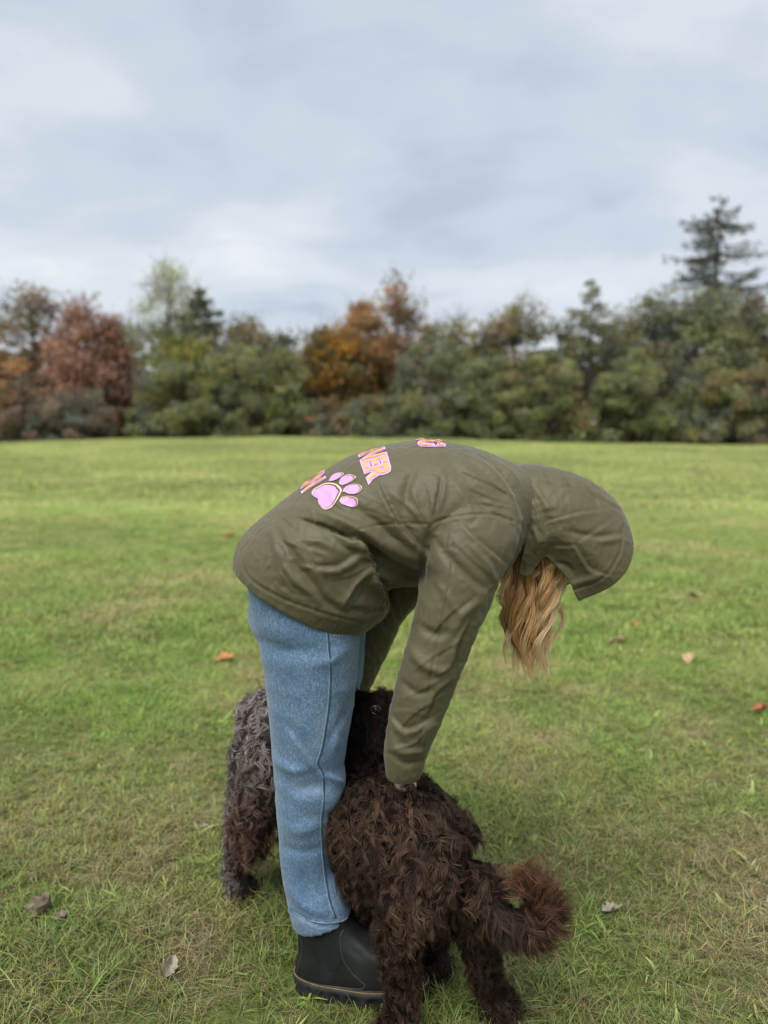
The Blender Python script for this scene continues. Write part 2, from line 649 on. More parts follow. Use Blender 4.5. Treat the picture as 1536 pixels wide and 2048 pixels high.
    ci.inputs['Reset Children'].default_value = True
    def na(nm, ty):
        q = ng.nodes.new('GeometryNodeInputNamedAttribute'); q.data_type = ty
        q.inputs['Name'].default_value = nm
        return [s for s in q.outputs if s.enabled and s.name == 'Attribute'][0]
    ng.links.new(gi.outputs[0], iop.inputs['Points'])
    ng.links.new(ci.outputs[0], iop.inputs['Instance'])
    iop.inputs['Pick Instance'].default_value = True
    ng.links.new(na('idx', 'INT'), iop.inputs['Instance Index'])
    ng.links.new(na('rot', 'FLOAT_VECTOR'), iop.inputs['Rotation'])
    ng.links.new(na('scl', 'FLOAT'), iop.inputs['Scale'])
    ng.links.new(iop.outputs[0], go.inputs[0])
    md = o.modifiers.new('scatter', 'NODES'); md.node_group = ng


# ------------------------------------------------------------------ trees
LEAF = attr_mat('foliage', .6, .2, trans=.5)
BARK = simple_mat('bark', (.06, .05, .04), .9, .4, 6)


def leaf_quads(C, size, g, up_bias=.3):
    """one small leaf-shaped quad for each centre"""
    n = len(C)
    a = norm(g.normal(size=(n, 3)))
    b = norm(np.cross(a, g.normal(size=(n, 3))))
    s = (size * g.uniform(.6, 1.4, n))[:, None]
    V = np.stack([C - a * s, C - b * s * .5 + a * s * .1, C + a * s, C + b * s * .5 + a * s * .1], 1).reshape(-1, 3)
    return V, np.arange(4 * n).reshape(n, 4)


def limb(a, b, r0, r1, g, wob=.12, n=6, m=6):
    a, b = np.asarray(a, float), np.asarray(b, float)
    t = np.linspace(0, 1, n)[:, None]
    L = np.linalg.norm(b - a)
    C = a * (1 - t) + b * t + g.normal(0, wob * L * .25, (n, 3)) * np.sin(t * math.pi)
    C[:, 2] += np.sin(t[:, 0] * math.pi) * L * .06
    return tube(C, np.linspace(r0, r1, n), m=m, up=(.3, 1, .1))


def px_at(px, Y):
    return (px - 768) / F * Y / CP


def tree(name, label, px, Y, top, halfw, pal, seed, n=6000, base=.0, leaf=.11, clump=.55, nclump=70, dens=1.0,
         shape='round', twigs=True, group=None, cat='tree'):
    """broad-leaved tree: trunk, limbs to every leaf clump, leaves in clumps; top is the pixel row of its tip"""
    g = np.random.default_rng(seed)
    x = px_at(px, Y)
    z0 = float(gz(x, Y)[0])
    zt = P(px, top, Y)[2] - z0
    W = halfw / F * Y
    if shape != 'dome':
        clump *= 1.45; nclump = int(nclump * 1.25); n = int(n * 1.75); leaf *= 1.2
    r = root(name, (x, Y, z0), label, cat, group)
    # clump centres through the crown
    cs = []
    while len(cs) < nclump:
        q = g.uniform(-1, 1, 3)
        h = (q[2] + 1) / 2
        if shape == 'round':
            lim = math.sqrt(max(0, 1 - (max(0, h - .42) / .58) ** 2)) * (.72 + .28 * min(1, h / .3))
        elif shape == 'dome':
            lim = math.sqrt(max(0, 1 - h ** 2.2)) * (.9 + .1 * min(1, h / .2))
        else:   # spire
            lim = (1 - h) ** .75 * .95 + .05
        rad = math.hypot(q[0], q[1])
        if rad > lim:
            continue
        if shape != 'spire' and rad < lim * .45 and h < .75 and g.random() < .6:
            continue
        cs.append((q[0] * W * .9, q[1] * W * .8, (base + (1 - base) * h) * (zt - clump * .5)))
    if shape != 'dome':      # ragged leading shoots
        for k in range(6):
            h = g.uniform(.80, .98)
            cs[k] = (g.normal(0, .42) * W * (1.25 - h) * (1.6 if shape == 'round' else 1), g.normal(0, .3) * W * (1.1 - h), h * (zt - clump * .2))
    cs = np.array(cs)
    per = max(8, int(n * dens / nclump))
    wts = g.uniform(.5, 1.6, nclump)
    if shape != 'dome':
        wts[:6] *= .4
    C, CC = [], []
    for k in range(nclump):
        m = int(per * wts[k])
        rad = clump * g.uniform(.6, 1.35)
        d = np.clip(g.normal(size=(m, 3)), -1.7, 1.7) * rad * .5 * np.array((1.15, 1.15, .8))
        C.append(cs[k] + d)
        pc = np.array(pal[g.integers(len(pal))]) * g.uniform(.7, 1.25)
        CC.append(np.clip(pc * g.uniform(.65, 1.35, (m, 1)) * g.uniform(.9, 1.1, (m, 3)), .004, .9))
    C = np.concatenate(C); CC = np.concatenate(CC)
    C[:, 2] = np.maximum(C[:, 2], .03)
    V, Fq = leaf_quads(C, leaf, g)
    me = mesh_np('crown', V, Fq, smooth=False)
    set_col(me, CC.repeat(4, 0))
    obj('crown', me, LEAF, r)
    # trunk and limbs
    tr = .02 + .022 * zt
    parts = [limb((0, 0, -.1), (g.normal(0, .15), 0, zt * .9), tr, tr * .15, g, .05, 9, 8)]
    for k in g.permutation(nclump)[:int(nclump * .6)]:
        c = cs[k]
        hz = min(max(.08, c[2] - .35 * math.hypot(c[0], c[1]) - .3), zt * .8)
        parts.append(limb((0, 0, hz), c, tr * .38 * (1 - hz / zt) + .012, .008, g, .2, 5, 5))
        if twigs and c[2] > zt * .6:
            for _ in range(5):
                parts.append(limb(c, c + np.array((g.normal(0, .45), g.normal(0, .3), abs(g.normal(.7, .35)))), .016, .006, g, .2, 3, 4))
    V, Fa = joinparts(parts)
    obj('trunk', mesh_np('trunk', V, Fa), BARK, r)
    return r


def conifer(name, label, px, Y, top, halfw, pal, seed, start=.35, whorls=16, per=7, leafn=26, leaf=.1, droop=.25, group=None):
    """larch-like conifer: trunk, whorls of drooping branches carrying sprays of needles"""
    g = np.random.default_rng(seed)
    x = px_at(px, Y); z0 = float(gz(x, Y)[0])
    zt = P(px, top, Y)[2] - z0
    W = halfw / F * Y
    r = root(name, (x, Y, z0), label, 'tree', group)
    tr = .02 + .016 * zt
    parts = [limb((0, 0, -.1), (0, 0, zt), tr, .012, g, .015, 10, 8)]
    C, CC = [], []
    for w in range(whorls):
        for b in range(per):
            h = start + (1 - start) * (w + g.uniform(-.9, .9)) / whorls
            h = min(max(h, start), .985)
            L = W * (1 - (h - start) / (1 - start)) ** .62 * g.uniform(.55, 1.25) + .2
            a = g.uniform(0, 6.28)
            l = L * g.uniform(.55, 1.1)
            p0 = np.array((0, 0, h * zt))
            t = np.linspace(0, 1, 6)[:, None]
            d = np.array((math.cos(a), math.sin(a), 0))
            pts = p0 + d * l * t + np.array((0, 0, 1)) * l * (-droop * 1.6 * t + (droop * 1.75 + g.uniform(-.1, .15)) * t ** 2)
            pts += g.normal(0, .02 * l, pts.shape) * t
            parts.append(tube(pts, np.linspace(.018 + .012 * l, .006, 6), m=5, up=(.1, .1, 1)))
            m = int(leafn * l)
            s = g.uniform(.2, 1, m)
            q = p0 + d * (l * s)[:, None]
            q[:, 2] += l * (-droop * 1.6 * s + droop * 1.75 * s ** 2)
            side = np.array((-d[1], d[0], 0))
            q += side * (g.normal(0, .12, m) * l * (1.1 - s))[:, None] + np.array((0, 0, 1)) * (-np.abs(g.normal(0, .2, m)) + .05)[:, None]
            C.append(q)
            pc = np.array(pal[g.integers(len(pal))])
            CC.append(np.clip(pc * g.uniform(.6, 1.4, (m, 1)), .004, .9))
    C = np.concatenate(C); CC = np.concatenate(CC)
    V, Fq = leaf_quads(C, leaf, g)
    me = mesh_np('crown', V, Fq, smooth=False); set_col(me, CC.repeat(4, 0))
    obj('crown', me, LEAF, r)
    V, Fa = joinparts(parts)
    obj('trunk', mesh_np('trunk', V, Fa), BARK, r)
    return r


OR = [(0.531, 0.306, 0.136), (0.449, 0.269, 0.13), (0.347, 0.23, 0.126), (0.214, 0.192, 0.105)]  # foliage palettes lifted and greyed: thin haze is put into the leaf colour
RUS = [(0.449, 0.265, 0.194), (0.378, 0.232, 0.185), (0.319, 0.211, 0.169), (0.497, 0.299, 0.199)]
OLV = [(0.351, 0.317, 0.137), (0.268, 0.268, 0.125), (0.376, 0.292, 0.137), (0.213, 0.232, 0.122)]
GRN = [(0.318, 0.335, 0.166), (0.278, 0.304, 0.169), (0.366, 0.373, 0.156), (0.252, 0.273, 0.149)]
YGR = [(0.285, 0.308, 0.101), (0.223, 0.259, 0.093), (0.168, 0.21, 0.091)]
DRK = [(0.234, 0.254, 0.184), (0.25, 0.263, 0.185), (0.263, 0.25, 0.185), (0.218, 0.239, 0.19)]
PAL = [(0.477, 0.477, 0.294), (0.406, 0.429, 0.269), (0.381, 0.37, 0.245)]
BRN = [(0.292, 0.224, 0.171), (0.263, 0.209, 0.155), (0.32, 0.239, 0.166), (0.221, 0.194, 0.153)]


def build_trees():
    T = tree
    G = 'woodland trees behind the field'
    # back row
    T('oak_tree', 'orange-brown tree with thin gaps beside the russet tree', 82, 47, 572, 100, OR + BRN, 1, 7500, group=G, nclump=80, clump=.62)
    T('oak_tree', 'bronze tree at the end of the wood next to the orange-brown tree', -60, 46, 600, 100, OR + OLV, 2, 6000, group=G, nclump=70, clump=.62)
    T('beech_tree', 'russet red beech tree, foliage from crown to ground', 190, 46, 590, 88, RUS, 3, 9500, group=G, nclump=95, clump=.55, shape='round')
    T('birch_tree', 'tall pale yellowish sparse birch tree above the other crowns', 348, 50, 512, 88, PAL, 4, 3300, base=.28, group=G, leaf=.085, nclump=75, clump=.6)
    conifer('pine_tree', 'dark green pine tree beside the pale birch', 410, 48, 570, 78, DRK + OLV[3:], 5, start=.25, whorls=11, per=9, leafn=70, leaf=.13, droop=.02, group=G)
    T('alder_tree', 'yellow-green tree in front of the pale birch foot', 372, 45, 650, 70, [(.42, .40, .10), (.34, .35, .10)] + YGR + OLV, 6, 5000, group=G, nclump=60)
    T('oak_tree', 'olive and brown tree next to the dark pine', 490, 48, 628, 72, OLV + BRN, 7, 5600, group=G, nclump=65)
    T('maple_tree', 'bright orange-yellow maple tree with low boughs', 655, 46, 645, 80, [(.50, .26, .05), (.36, .20, .05), (.26, .19, .07), (.17, .16, .08), (.15, .16, .10)], 8, 6500, group=G, nclump=75)
    T('oak_tree', 'tall orange and red-brown tree with pointed top', 792, 49, 545, 80, RUS + OR[1:] + OLV[2:], 9, 6500, base=.1, group=G, nclump=70, shape='spire', clump=.65)
    T('oak_tree', 'amber tree beside the tall red-brown pointed tree', 725, 48, 600, 60, OR, 10, 4800, base=.15, group=G, nclump=60)
    T('hazel_tree', 'thin yellowish brown tree with bare upright twigs', 905, 48, 632, 80, OLV + OR[2:], 11, 5000, group=G, nclump=60)
    T('oak_tree', 'round olive-brown tree between dark shrubs and the slender larch', 1030, 48, 592, 92, OLV + BRN + OR[2:3], 12, 5600, group=G, nclump=65)
    conifer('larch_tree', 'slender sparse larch tree with upright tip', 1172, 48, 553, 105, OLV + DRK, 13, start=.2, whorls=13, per=7, leafn=40, leaf=.095, droop=.14, group=G)
    conifer('larch_tree', 'tallest dark conifer with wide drooping bare-looking boughs', 1414, 50, 385, 195, [(.15, .16, .12), (.17, .165, .12), (.13, .15, .12)], 14, start=.28, whorls=17, per=8, leafn=34, leaf=.095, droop=.20, group=G)
    T('oak_tree', 'dark green tree with ragged crown left of the tallest conifer', 1295, 48, 575, 95, DRK + OLV, 15, 6500, group=G, nclump=70)
    T('oak_tree', 'large dark olive tree under the tallest conifer', 1405, 47, 560, 85, DRK + GRN + OLV[:1], 16, 7500, group=G, nclump=80)
    T('beech_tree', 'russet crown beside the tallest conifer', 1490, 48, 590, 58, RUS + DRK, 17, 4500, group=G, nclump=50)
    T('oak_tree', 'green leafy tree at the end of the wood beyond the russet crown', 1570, 46, 595, 80, GRN + OLV, 18, 6500, group=G, nclump=70)
    for px_, top_, hw_, pal_, sd_, lab_ in ((268, 640, 70, OLV + DRK, 51, 'dull olive tree behind the russet beech and the birch'),
                                            (560, 660, 70, DRK + OLV, 52, 'dark dull tree filling the gap before the orange maple'),
                                            (850, 640, 75, OLV + DRK + RUS[:1], 53, 'brownish olive tree behind the broad dark green willow'),
                                            (965, 655, 70, DRK + GRN, 54, 'dull green tree behind the grey-green willow bush'),
                                            (1110, 640, 75, OLV + DRK, 55, 'olive tree just behind the slender larch'),
                                            (1225, 625, 75, DRK + OLV, 56, 'dark tree between the slender larch and ragged crown')):
        T('hedgerow_tree', lab_, px_, 51, top_, hw_, pal_, sd_, 4200, group=G, nclump=55)
    # front row of shrubs
    S = 'shrubs at the edge of the field'

    def bush(label, px, top, hw, pal, seed, n=8000, Y=43, nc=95):
        tree('shrub', label, px, Y, top, hw, pal, seed, n, leaf=.095, clump=.42, nclump=nc, shape='dome', twigs=False, group=S, cat='shrub')
    bush('low bronze bush under the orange-brown tree', 20, 740, 95, OR[1:] + BRN, 31)
    bush('dark brown low bush in front of the russet beech', 150, 770, 105, BRN + DRK, 32)
    bush('dark green domed willow bush with yellow patch in front of the birch', 360, 712, 105, GRN + GRN + DRK + YGR[:1], 33, 10000)
    bush('tall green willow bush beneath the olive and brown tree', 480, 655, 100, GRN + OLV[1:2], 34, 10000)
    bush('yellow-green bush beside the orange maple', 575, 690, 55, GRN + YGR, 35, 6500)
    bush('orange-brown low bush under the orange maple', 650, 790, 62, OR[1:] + DRK, 36, 5000)
    bush('dark undergrowth bush with yellow sprigs between maple and willow', 735, 780, 60, DRK + OLV + YGR[:1], 37, 5000)
    bush('broad dark green willow bush below the thin yellowish tree', 860, 665, 115, GRN + DRK, 38, 11000)
    bush('grey-green willow bush under the round olive-brown tree', 970, 690, 75, GRN, 39, 8000)
    bush('olive domed bush under the slender larch', 1085, 692, 100, OLV[1:] + GRN + YGR[1:], 40, 10000)
    bush('yellowish green round bush beside the olive domed bush', 1255, 690, 95, GRN + YGR[1:] + OLV[1:2], 41, 10000)
    bush('dark olive bush below the large dark olive tree', 1400, 705, 100, GRN + OLV + DRK, 42, 10000)
    bush('brown and green bush below the russet crown', 1510, 720, 85, OLV + DRK + BRN[:1], 43, 8500)
    # the dark wood behind, one mass
    g = np.random.default_rng(99)
    n = 60000
    x = g.uniform(-75, 75, n); y = g.uniform(50, 57, n)
    top = 4.3 + 1.1 * n2d(x, y, .35, 21) + .7 * n2d(x, y, 1.1, 22) + 2.0 * sstep(27, 32, np.abs(x))
    y = y - 6 * sstep(27, 34, np.abs(x))
    z = g.random(n) ** .8 * top
    C = np.stack([x, y, z], 1)
    V, Fq = leaf_quads(C, .2, g)
    me = mesh_np('undergrowth', V, Fq, smooth=False)
    cc = np.array(DRK)[g.integers(0, 4, n)]
    wd = (np.clip(n2d(x, y, .22, 25) * 2, 0, 1) * sstep(26, 30, np.abs(x)))[:, None]
    cc = cc * (1 - wd) + np.array((.34, .2, .09)) * wd
    set_col(me, (cc * g.uniform(.6, 1.3, (n, 1))).repeat(4, 0))
    o = obj('undergrowth', me, LEAF)
    tag(o, 'dark thicket of the wood behind the trees', 'thicket', kind='stuff')


build_trees()

# ------------------------------------------------------------------ person
YM = 1.68        # the bent figure's middle plane


def ray(px, py, bvh):
    """where the line of sight through a photo pixel meets a surface"""
    o = Vector((0, 0, H))
    d = Vector(P(px, py, 1.0)) - o
    hit = bvh.ray_cast(o, d.normalized(), 6)
    return (np.array(hit[0]), np.array(hit[1])) if hit[0] is not None else (None, None)


def bvh_of(me):
    V = getv(me)
    return BVHTree.FromPolygons([tuple(v) for v in V], [tuple(p.vertices) for p in me.polygons])


def apply_folds(me, folds, ymid, wr=.0016, wscale=22.0, seed=0, micro=.0006, gain=1.0):
    """cloth folds: each a line traced over the cloth with width and height (mm), on both sides of the figure"""
    V = getv(me); N = getn(me)
    Vm = V.copy()
    back = N[:, 1] > 0
    Vm[back, 1] = 2 * ymid - Vm[back, 1]
    Q = pix(Vm)
    face = np.clip(np.abs(N[:, 1]) * 2.2, 0, 1)
    D = np.zeros(len(V))
    for f in folds:
        poly, w, amp, kind = f
        poly = smooth_poly(poly)
        lo = poly.min(0) - 4 * w; hi = poly.max(0) + 4 * w
        sel = ((Q > lo) & (Q < hi)).all(1)
        if not sel.any():
            continue
        d, sd, run = seg_dist(Q[sel], poly)
        tap = np.clip(np.sin(np.clip(run, .02, .98) * math.pi), 0, 1) ** .6
        if kind == 'r':
            h = np.exp(-(d / w) ** 2)
        elif kind == 'v':
            h = -np.exp(-(d / w) ** 2)
        elif kind == 's':      # seam: narrow groove between two soft lips
            h = -np.exp(-(d / w) ** 2) + .35 * np.exp(-((d - 2 * w) / (1.3 * w)) ** 2)
            tap = np.ones_like(d)
        else:                  # 'c': one cloth edge lapping over
            h = np.tanh(sd * d / 1.6) * np.exp(-d / w)
            h = np.where(h > 0, h, .7 * h)
        D[sel] += h * amp * gain * .001 * tap * (face[sel] if kind != 's' else 1)
    # loose crinkle of light nylon: ridged noise, stretched
    q = V * wscale
    r1 = 1 - np.abs(vnoise(q * np.array((1, .8, 1.5)), 31 + seed)) * 2
    r2 = 1 - np.abs(vnoise(q * 2.3 * np.array((1.3, 1, .7)), 37 + seed)) * 2
    amt = .4 + .6 * np.clip(.5 + vnoise(V * 7, 41 + seed), 0, 1.2)
    D += amt * (wr * np.clip(r1, -.4, 1) + micro * r2)
    V = V + N * D[:, None]
    setv(me, V)


def cloth_mat(name, col, rough, bscale, bstr, sheen=.15):
    m, t, b = material(name)
    n = noise_node(t, 5, 5, .6)
    rp = ramp(t, [(.3, tuple(c * .86 for c in col)), (.7, tuple(c * 1.12 for c in col))], 'LINEAR')
    lk(t, n.outputs['Fac'], rp.inputs[0]); lk(t, rp.outputs[0], b.inputs['Base Color'])
    b.inputs['Roughness'].default_value = rough
    b.inputs['Specular IOR Level'].default_value = .28
    b.inputs['Sheen Weight'].default_value = sheen
    b.inputs['Sheen Roughness'].default_value = .4
    n1 = noise_node(t, 55, 5, .62, distort=1.2)
    b1 = bump(t, b, n1.outputs['Fac'], .12, .005)
    n2 = noise_node(t, bscale, 2)
    bump(t, b, n2.outputs['Fac'], bstr, .001, b1)
    return m


def denim_mat():
    m, t, b = material('denim')
    fine = noise_node(t, 520, 2, .7)
    mid = noise_node(t, 170, 3, .6)
    big = noise_node(t, 9, 4, .55)
    tc = nd(t, 'ShaderNodeTexCoord')
    mp = nd(t, 'ShaderNodeMapping'); mp.inputs['Scale'].default_value = (1, 1, .25)
    lk(t, tc.outputs['Object'], mp.inputs[0])
    warp = noise_node(t, 420, 2, .6, vec=mp.outputs[0])
    r1 = ramp(t, [(.34, (.034, .072, .132)), (.5, (.100, .173, .270)), (.66, (.27, .38, .51))], 'LINEAR')
    a = nd(t, 'ShaderNodeMath', operation='MULTIPLY_ADD'); a.inputs[1].default_value = .40
    lk(t, fine.outputs['Fac'], a.inputs[0])
    c = nd(t, 'ShaderNodeMath', operation='MULTIPLY'); c.inputs[1].default_value = .22
    lk(t, mid.outputs['Fac'], c.inputs[0]); lk(t, c.outputs[0], a.inputs[2])
    e = nd(t, 'ShaderNodeMath', operation='MULTIPLY_ADD'); e.inputs[1].default_value = .22
    lk(t, warp.outputs['Fac'], e.inputs[0]); lk(t, a.outputs[0], e.inputs[2])
    f = nd(t, 'ShaderNodeMath', operation='MULTIPLY_ADD'); f.inputs[1].default_value = .22
    lk(t, big.outputs['Fac'], f.inputs[0]); lk(t, e.outputs[0], f.inputs[2])
    g = nd(t, 'ShaderNodeMath', operation='SUBTRACT'); g.inputs[1].default_value = .03
    lk(t, f.outputs[0], g.inputs[0])
    lk(t, g.outputs[0], r1.inputs[0])
    # fading on the raised edges of folds
    at = nd(t, 'ShaderNodeAttribute', attribute_name='fade')
    mx = nd(t, 'ShaderNodeMixRGB'); lk(t, at.outputs['Fac'], mx.inputs[0])
    lk(t, r1.outputs[0], mx.inputs[1]); mx.inputs[2].default_value = (.29, .38, .47, 1)
    lk(t, mx.outputs[0], b.inputs['Base Color'])
    b.inputs['Roughness'].default_value = .9
    b.inputs['Specular IOR Level'].default_value = .2
    b.inputs['Sheen Weight'].default_value = .2
    bump(t, b, fine.outputs['Fac'], .5, .0015)
    return m


JACKET = cloth_mat('olive_nylon', (.100, .087, .047), .54, 900, .15)
JACKET_DARK = cloth_mat('seam_thread', (.05, .045, .03), .7, 900, .1)
DENIM = denim_mat()
SEAMBLUE = simple_mat('denim_seam', (.03, .06, .105), .9, .4, 300)
SEAMLIGHT = simple_mat('denim_worn_edge', (.24, .32, .41), .9, .3, 300)
LEATHER = simple_mat('black_leather', (.010, .011, .011), .5, .5, 25, .5, .12, 260)
RUBBER = simple_mat('black_rubber', (.022, .022, .022), .7, .4, 40, .4, .3, 120)
ELASTIC = simple_mat('black_elastic', (.010, .011, .012), .85, .3, 200, .3, .4, 700)
YELLOW = simple_mat('yellow_thread', (.30, .20, .05), .6, .25, 80)
GREYTHREAD = simple_mat('dark_grey_thread', (.05, .055, .055), .6, .3, 80)
SKIN = simple_mat('skin', (.62, .40, .31), .5, .06, 40)
PINK = simple_mat('pink_print', (.66, .31, .67), .5, .05, 40)
ROSE = simple_mat('pale_rose_print', (.72, .42, .63), .5, .05, 40)
ORANGE = simple_mat('orange_print', (.74, .37, .11), .5, .08, 40)
CREAM = simple_mat('cream_print', (.74, .57, .43), .5, .05, 40)
EYEW = simple_mat('eye_white', (.75, .72, .68), .2, .03, 40)
EYEB = simple_mat('dark_brown_eye', (.015, .008, .005), .08, .2, 40, .6)

def cloth_settle(me, pinw, grow, frames=16, grav=.25, bend=.12, pinfn=None):
    """let the cloth, cut a little too large, buckle and sag over its shape as real cloth does"""
    o = bpy.data.objects.new('tmp', me); COL.objects.link(o)
    vg = o.vertex_groups.new(name='pin')
    V = getv(me)
    w = np.full(len(V), pinw) if pinfn is None else pinfn(V)
    for lev in np.unique(np.round(w, 2)):
        vg.add(np.nonzero(np.round(w, 2) == lev)[0].tolist(), float(lev), 'REPLACE')
    md = o.modifiers.new('cloth', 'CLOTH')
    st = md.settings
    st.quality = 4; st.mass = .2; st.air_damping = 4
    st.tension_stiffness = 20; st.compression_stiffness = 20; st.shear_stiffness = 8; st.bending_stiffness = bend
    st.tension_damping = 8; st.compression_damping = 8; st.shear_damping = 8; st.bending_damping = 1
    st.vertex_group_mass = 'pin'; st.pin_stiffness = 1.0
    st.shrink_min = -grow; st.shrink_max = -grow
    st.effector_weights.gravity = grav
    md.collision_settings.use_collision = False
    md.point_cache.frame_start = 1; md.point_cache.frame_end = frames + 1
    for f in range(1, frames + 1):
        scene.frame_set(f)
    ev = o.evaluated_get(bpy.context.evaluated_depsgraph_get())
    out = bpy.data.meshes.new_from_object(ev)
    bpy.data.objects.remove(o)
    scene.frame_set(1)
    out.polygons.foreach_set('use_smooth', np.ones(len(out.polygons), bool))
    return out


def subdivided(me, lev=1):
    o = bpy.data.objects.new('tmp', me); COL.objects.link(o)
    m = o.modifiers.new('s', 'SUBSURF'); m.levels = lev
    out = bpy.data.meshes.new_from_object(o.evaluated_get(bpy.context.evaluated_depsgraph_get()))
    bpy.data.objects.remove(o)
    out.polygons.foreach_set('use_smooth', np.ones(len(out.polygons), bool))
    return out


# torso: back contour, belly contour (pixels), half width (m)
TOR = [((470, 1122), (724, 1262), .190), ((486, 1072), (778, 1216), .205), ((548, 1016), (772, 1176), .205),
       ((622, 960), (792, 1168), .200), ((702, 912), (828, 1170), .198), ((782, 888), (872, 1174), .200),
       ((858, 880), (920, 1176), .205), ((934, 892), (968, 1168), .195), ((994, 912), (1002, 1140), .160),
       ((1042, 934), (1036, 1098), .105), ((1062, 950), (1056, 1080), .085)]


def torso_rings(n):
    A = np.array([np.concatenate([P(*a, YM), P(*b, YM), [w]]) for a, b, w in TOR])
    return catmull(A, n)


def ring_pts(row, th, pw=2.25):
    T, B, w = row[:3], row[3:6], row[6]
    C = (T + B) / 2; E = (T - B) / 2
    c, s = np.cos(th), np.sin(th)
    c = np.sign(c) * np.abs(c) ** (2 / pw); s = np.sign(s) * np.abs(s) ** (2 / pw)
    return C + np.outer(c, E) + np.outer(s * w, (0, -1, 0))


def px_tube(rows, n, m=28, pw=2.0, up=(0, 1, 0)):
    """rows of (px, py, Y, half width, half depth)"""
    C = np.array([P(r[0], r[1], r[2]) for r in rows])
    ra = np.array([r[3] for r in rows]); rb = np.array([r[4] if len(r) > 4 else r[3] for r in rows])
    return tube(C, ra, rb, m=m, n=n, pw=pw, up=up)


JFOLDS = [
    ([(758, 968), (775, 1005), (800, 1050), (830, 1085), (860, 1120)], 9, 7, 'c'),
    ([(612, 1018), (660, 1034), (720, 1060), (776, 1092), (846, 1128)], 12, 9, 'r'),
    ([(600, 1036), (655, 1052), (705, 1078), (735, 1104)], 11, -7, 'c'),
    ([(664, 1062), (700, 1078), (728, 1090), (748, 1137), (780, 1212)], 14, 16, 'c'),
    ([(540, 1050), (560, 1100), (588, 1155), (640, 1196)], 10, 6, 'r'),
    ([(556, 1046), (590, 1090), (628, 1140), (648, 1180)], 8, 5, 'r'),
    ([(566, 1120), (610, 1150), (650, 1200), (700, 1232)], 8, 5, 'v'),
    ([(610, 1130), (672, 1136), (720, 1102)], 8, 9, 'c'),
    ([(742, 1142), (712, 1175), (688, 1216)], 8, 9, 'c'),
    ([(690, 1222), (740, 1222), (778, 1206)], 8, 5, 'v'),
    ([(590, 1080), (640, 1084), (676, 1100)], 7, 4, 'r'),
    ([(700, 1010), (745, 1040), (800, 1090), (840, 1110)], 11, 6, 'v'),
    ([(640, 1060), (690, 1090), (716, 1120)], 8, 4, 'v'),
    ([(880, 950), (872, 1000), (862, 1046)], 9, 4, 'c'),
    ([(826, 940), (812, 985), (808, 1030)], 10, 4, 'v'),
    ([(925, 905), (985, 950), (1020, 1000), (1034, 1036)], 8, 6, 'r'),
    ([(950, 900), (1000, 935), (1034, 985), (1042, 1030)], 6, 5, 'v'),
    ([(900, 910), (950, 960), (990, 1012)], 8, 5, 'r'),
    ([(940, 975), (966, 1010), (1012, 1040)], 6, 4, 'v'),
    ([(905, 960), (930, 1000), (945, 1030)], 6, 3, 'r'),
    ([(985, 918), (1020, 945), (1040, 970)], 5, 4, 'r'),
    ([(720, 1058), (760, 1050), (798, 1047), (856, 1048)], 2.6, 2.2, 's'),
    ([(858, 1056), (870, 1045), (905, 1034), (977, 1028), (1026, 1042)], 2.6, 2.6, 's'),
    ([(858, 1056), (850, 1110), (842, 1176)], 6, 7, 'v'),
    ([(476, 1092), (494, 1150), (555, 1192), (640, 1224), (722, 1246)], 3.0, 2.5, 's'),
    # sleeve
    ([(905, 1090), (903, 1140), (886, 1230), (868, 1320), (850, 1420), (838, 1500)], 2.4, 2.4, 's'),
    ([(930, 1050), (960, 1085), (1000, 1120)], 9, 6, 'c'),
    ([(940, 1090), (972, 1130), (990, 1165)], 8, 5, 'r'),
    ([(870, 1080), (900, 1120), (945, 1160), (978, 1180)], 9, 4, 'v'),
    ([(960, 1200), (930, 1225), (900, 1270)], 9, 5, 'r'),
    ([(940, 1240), (915, 1290), (905, 1330), (880, 1350)], 8, 6, 'c'),
    ([(838, 1250), (870, 1270), (905, 1262)], 8, 4, 'v'),
    ([(820, 1300), (850, 1330), (895, 1345)], 9, 5, 'r'),
    ([(905, 1360), (870, 1390), (850, 1440)], 8, 5, 'c'),
    ([(800, 1360), (830, 1385), (870, 1380)], 8, 4, 'v'),
    ([(780, 1430), (812, 1462), (858, 1440)], 8, 6, 'c'),
    ([(786, 1470), (800, 1500), (846, 1500)], 7, 5, 'r'),
    ([(778, 1505), (812, 1528), (852, 1520)], 5, 5, 'v'),
    ([(870, 1440), (850, 1468), (846, 1490)], 6, 5, 'r'),
]


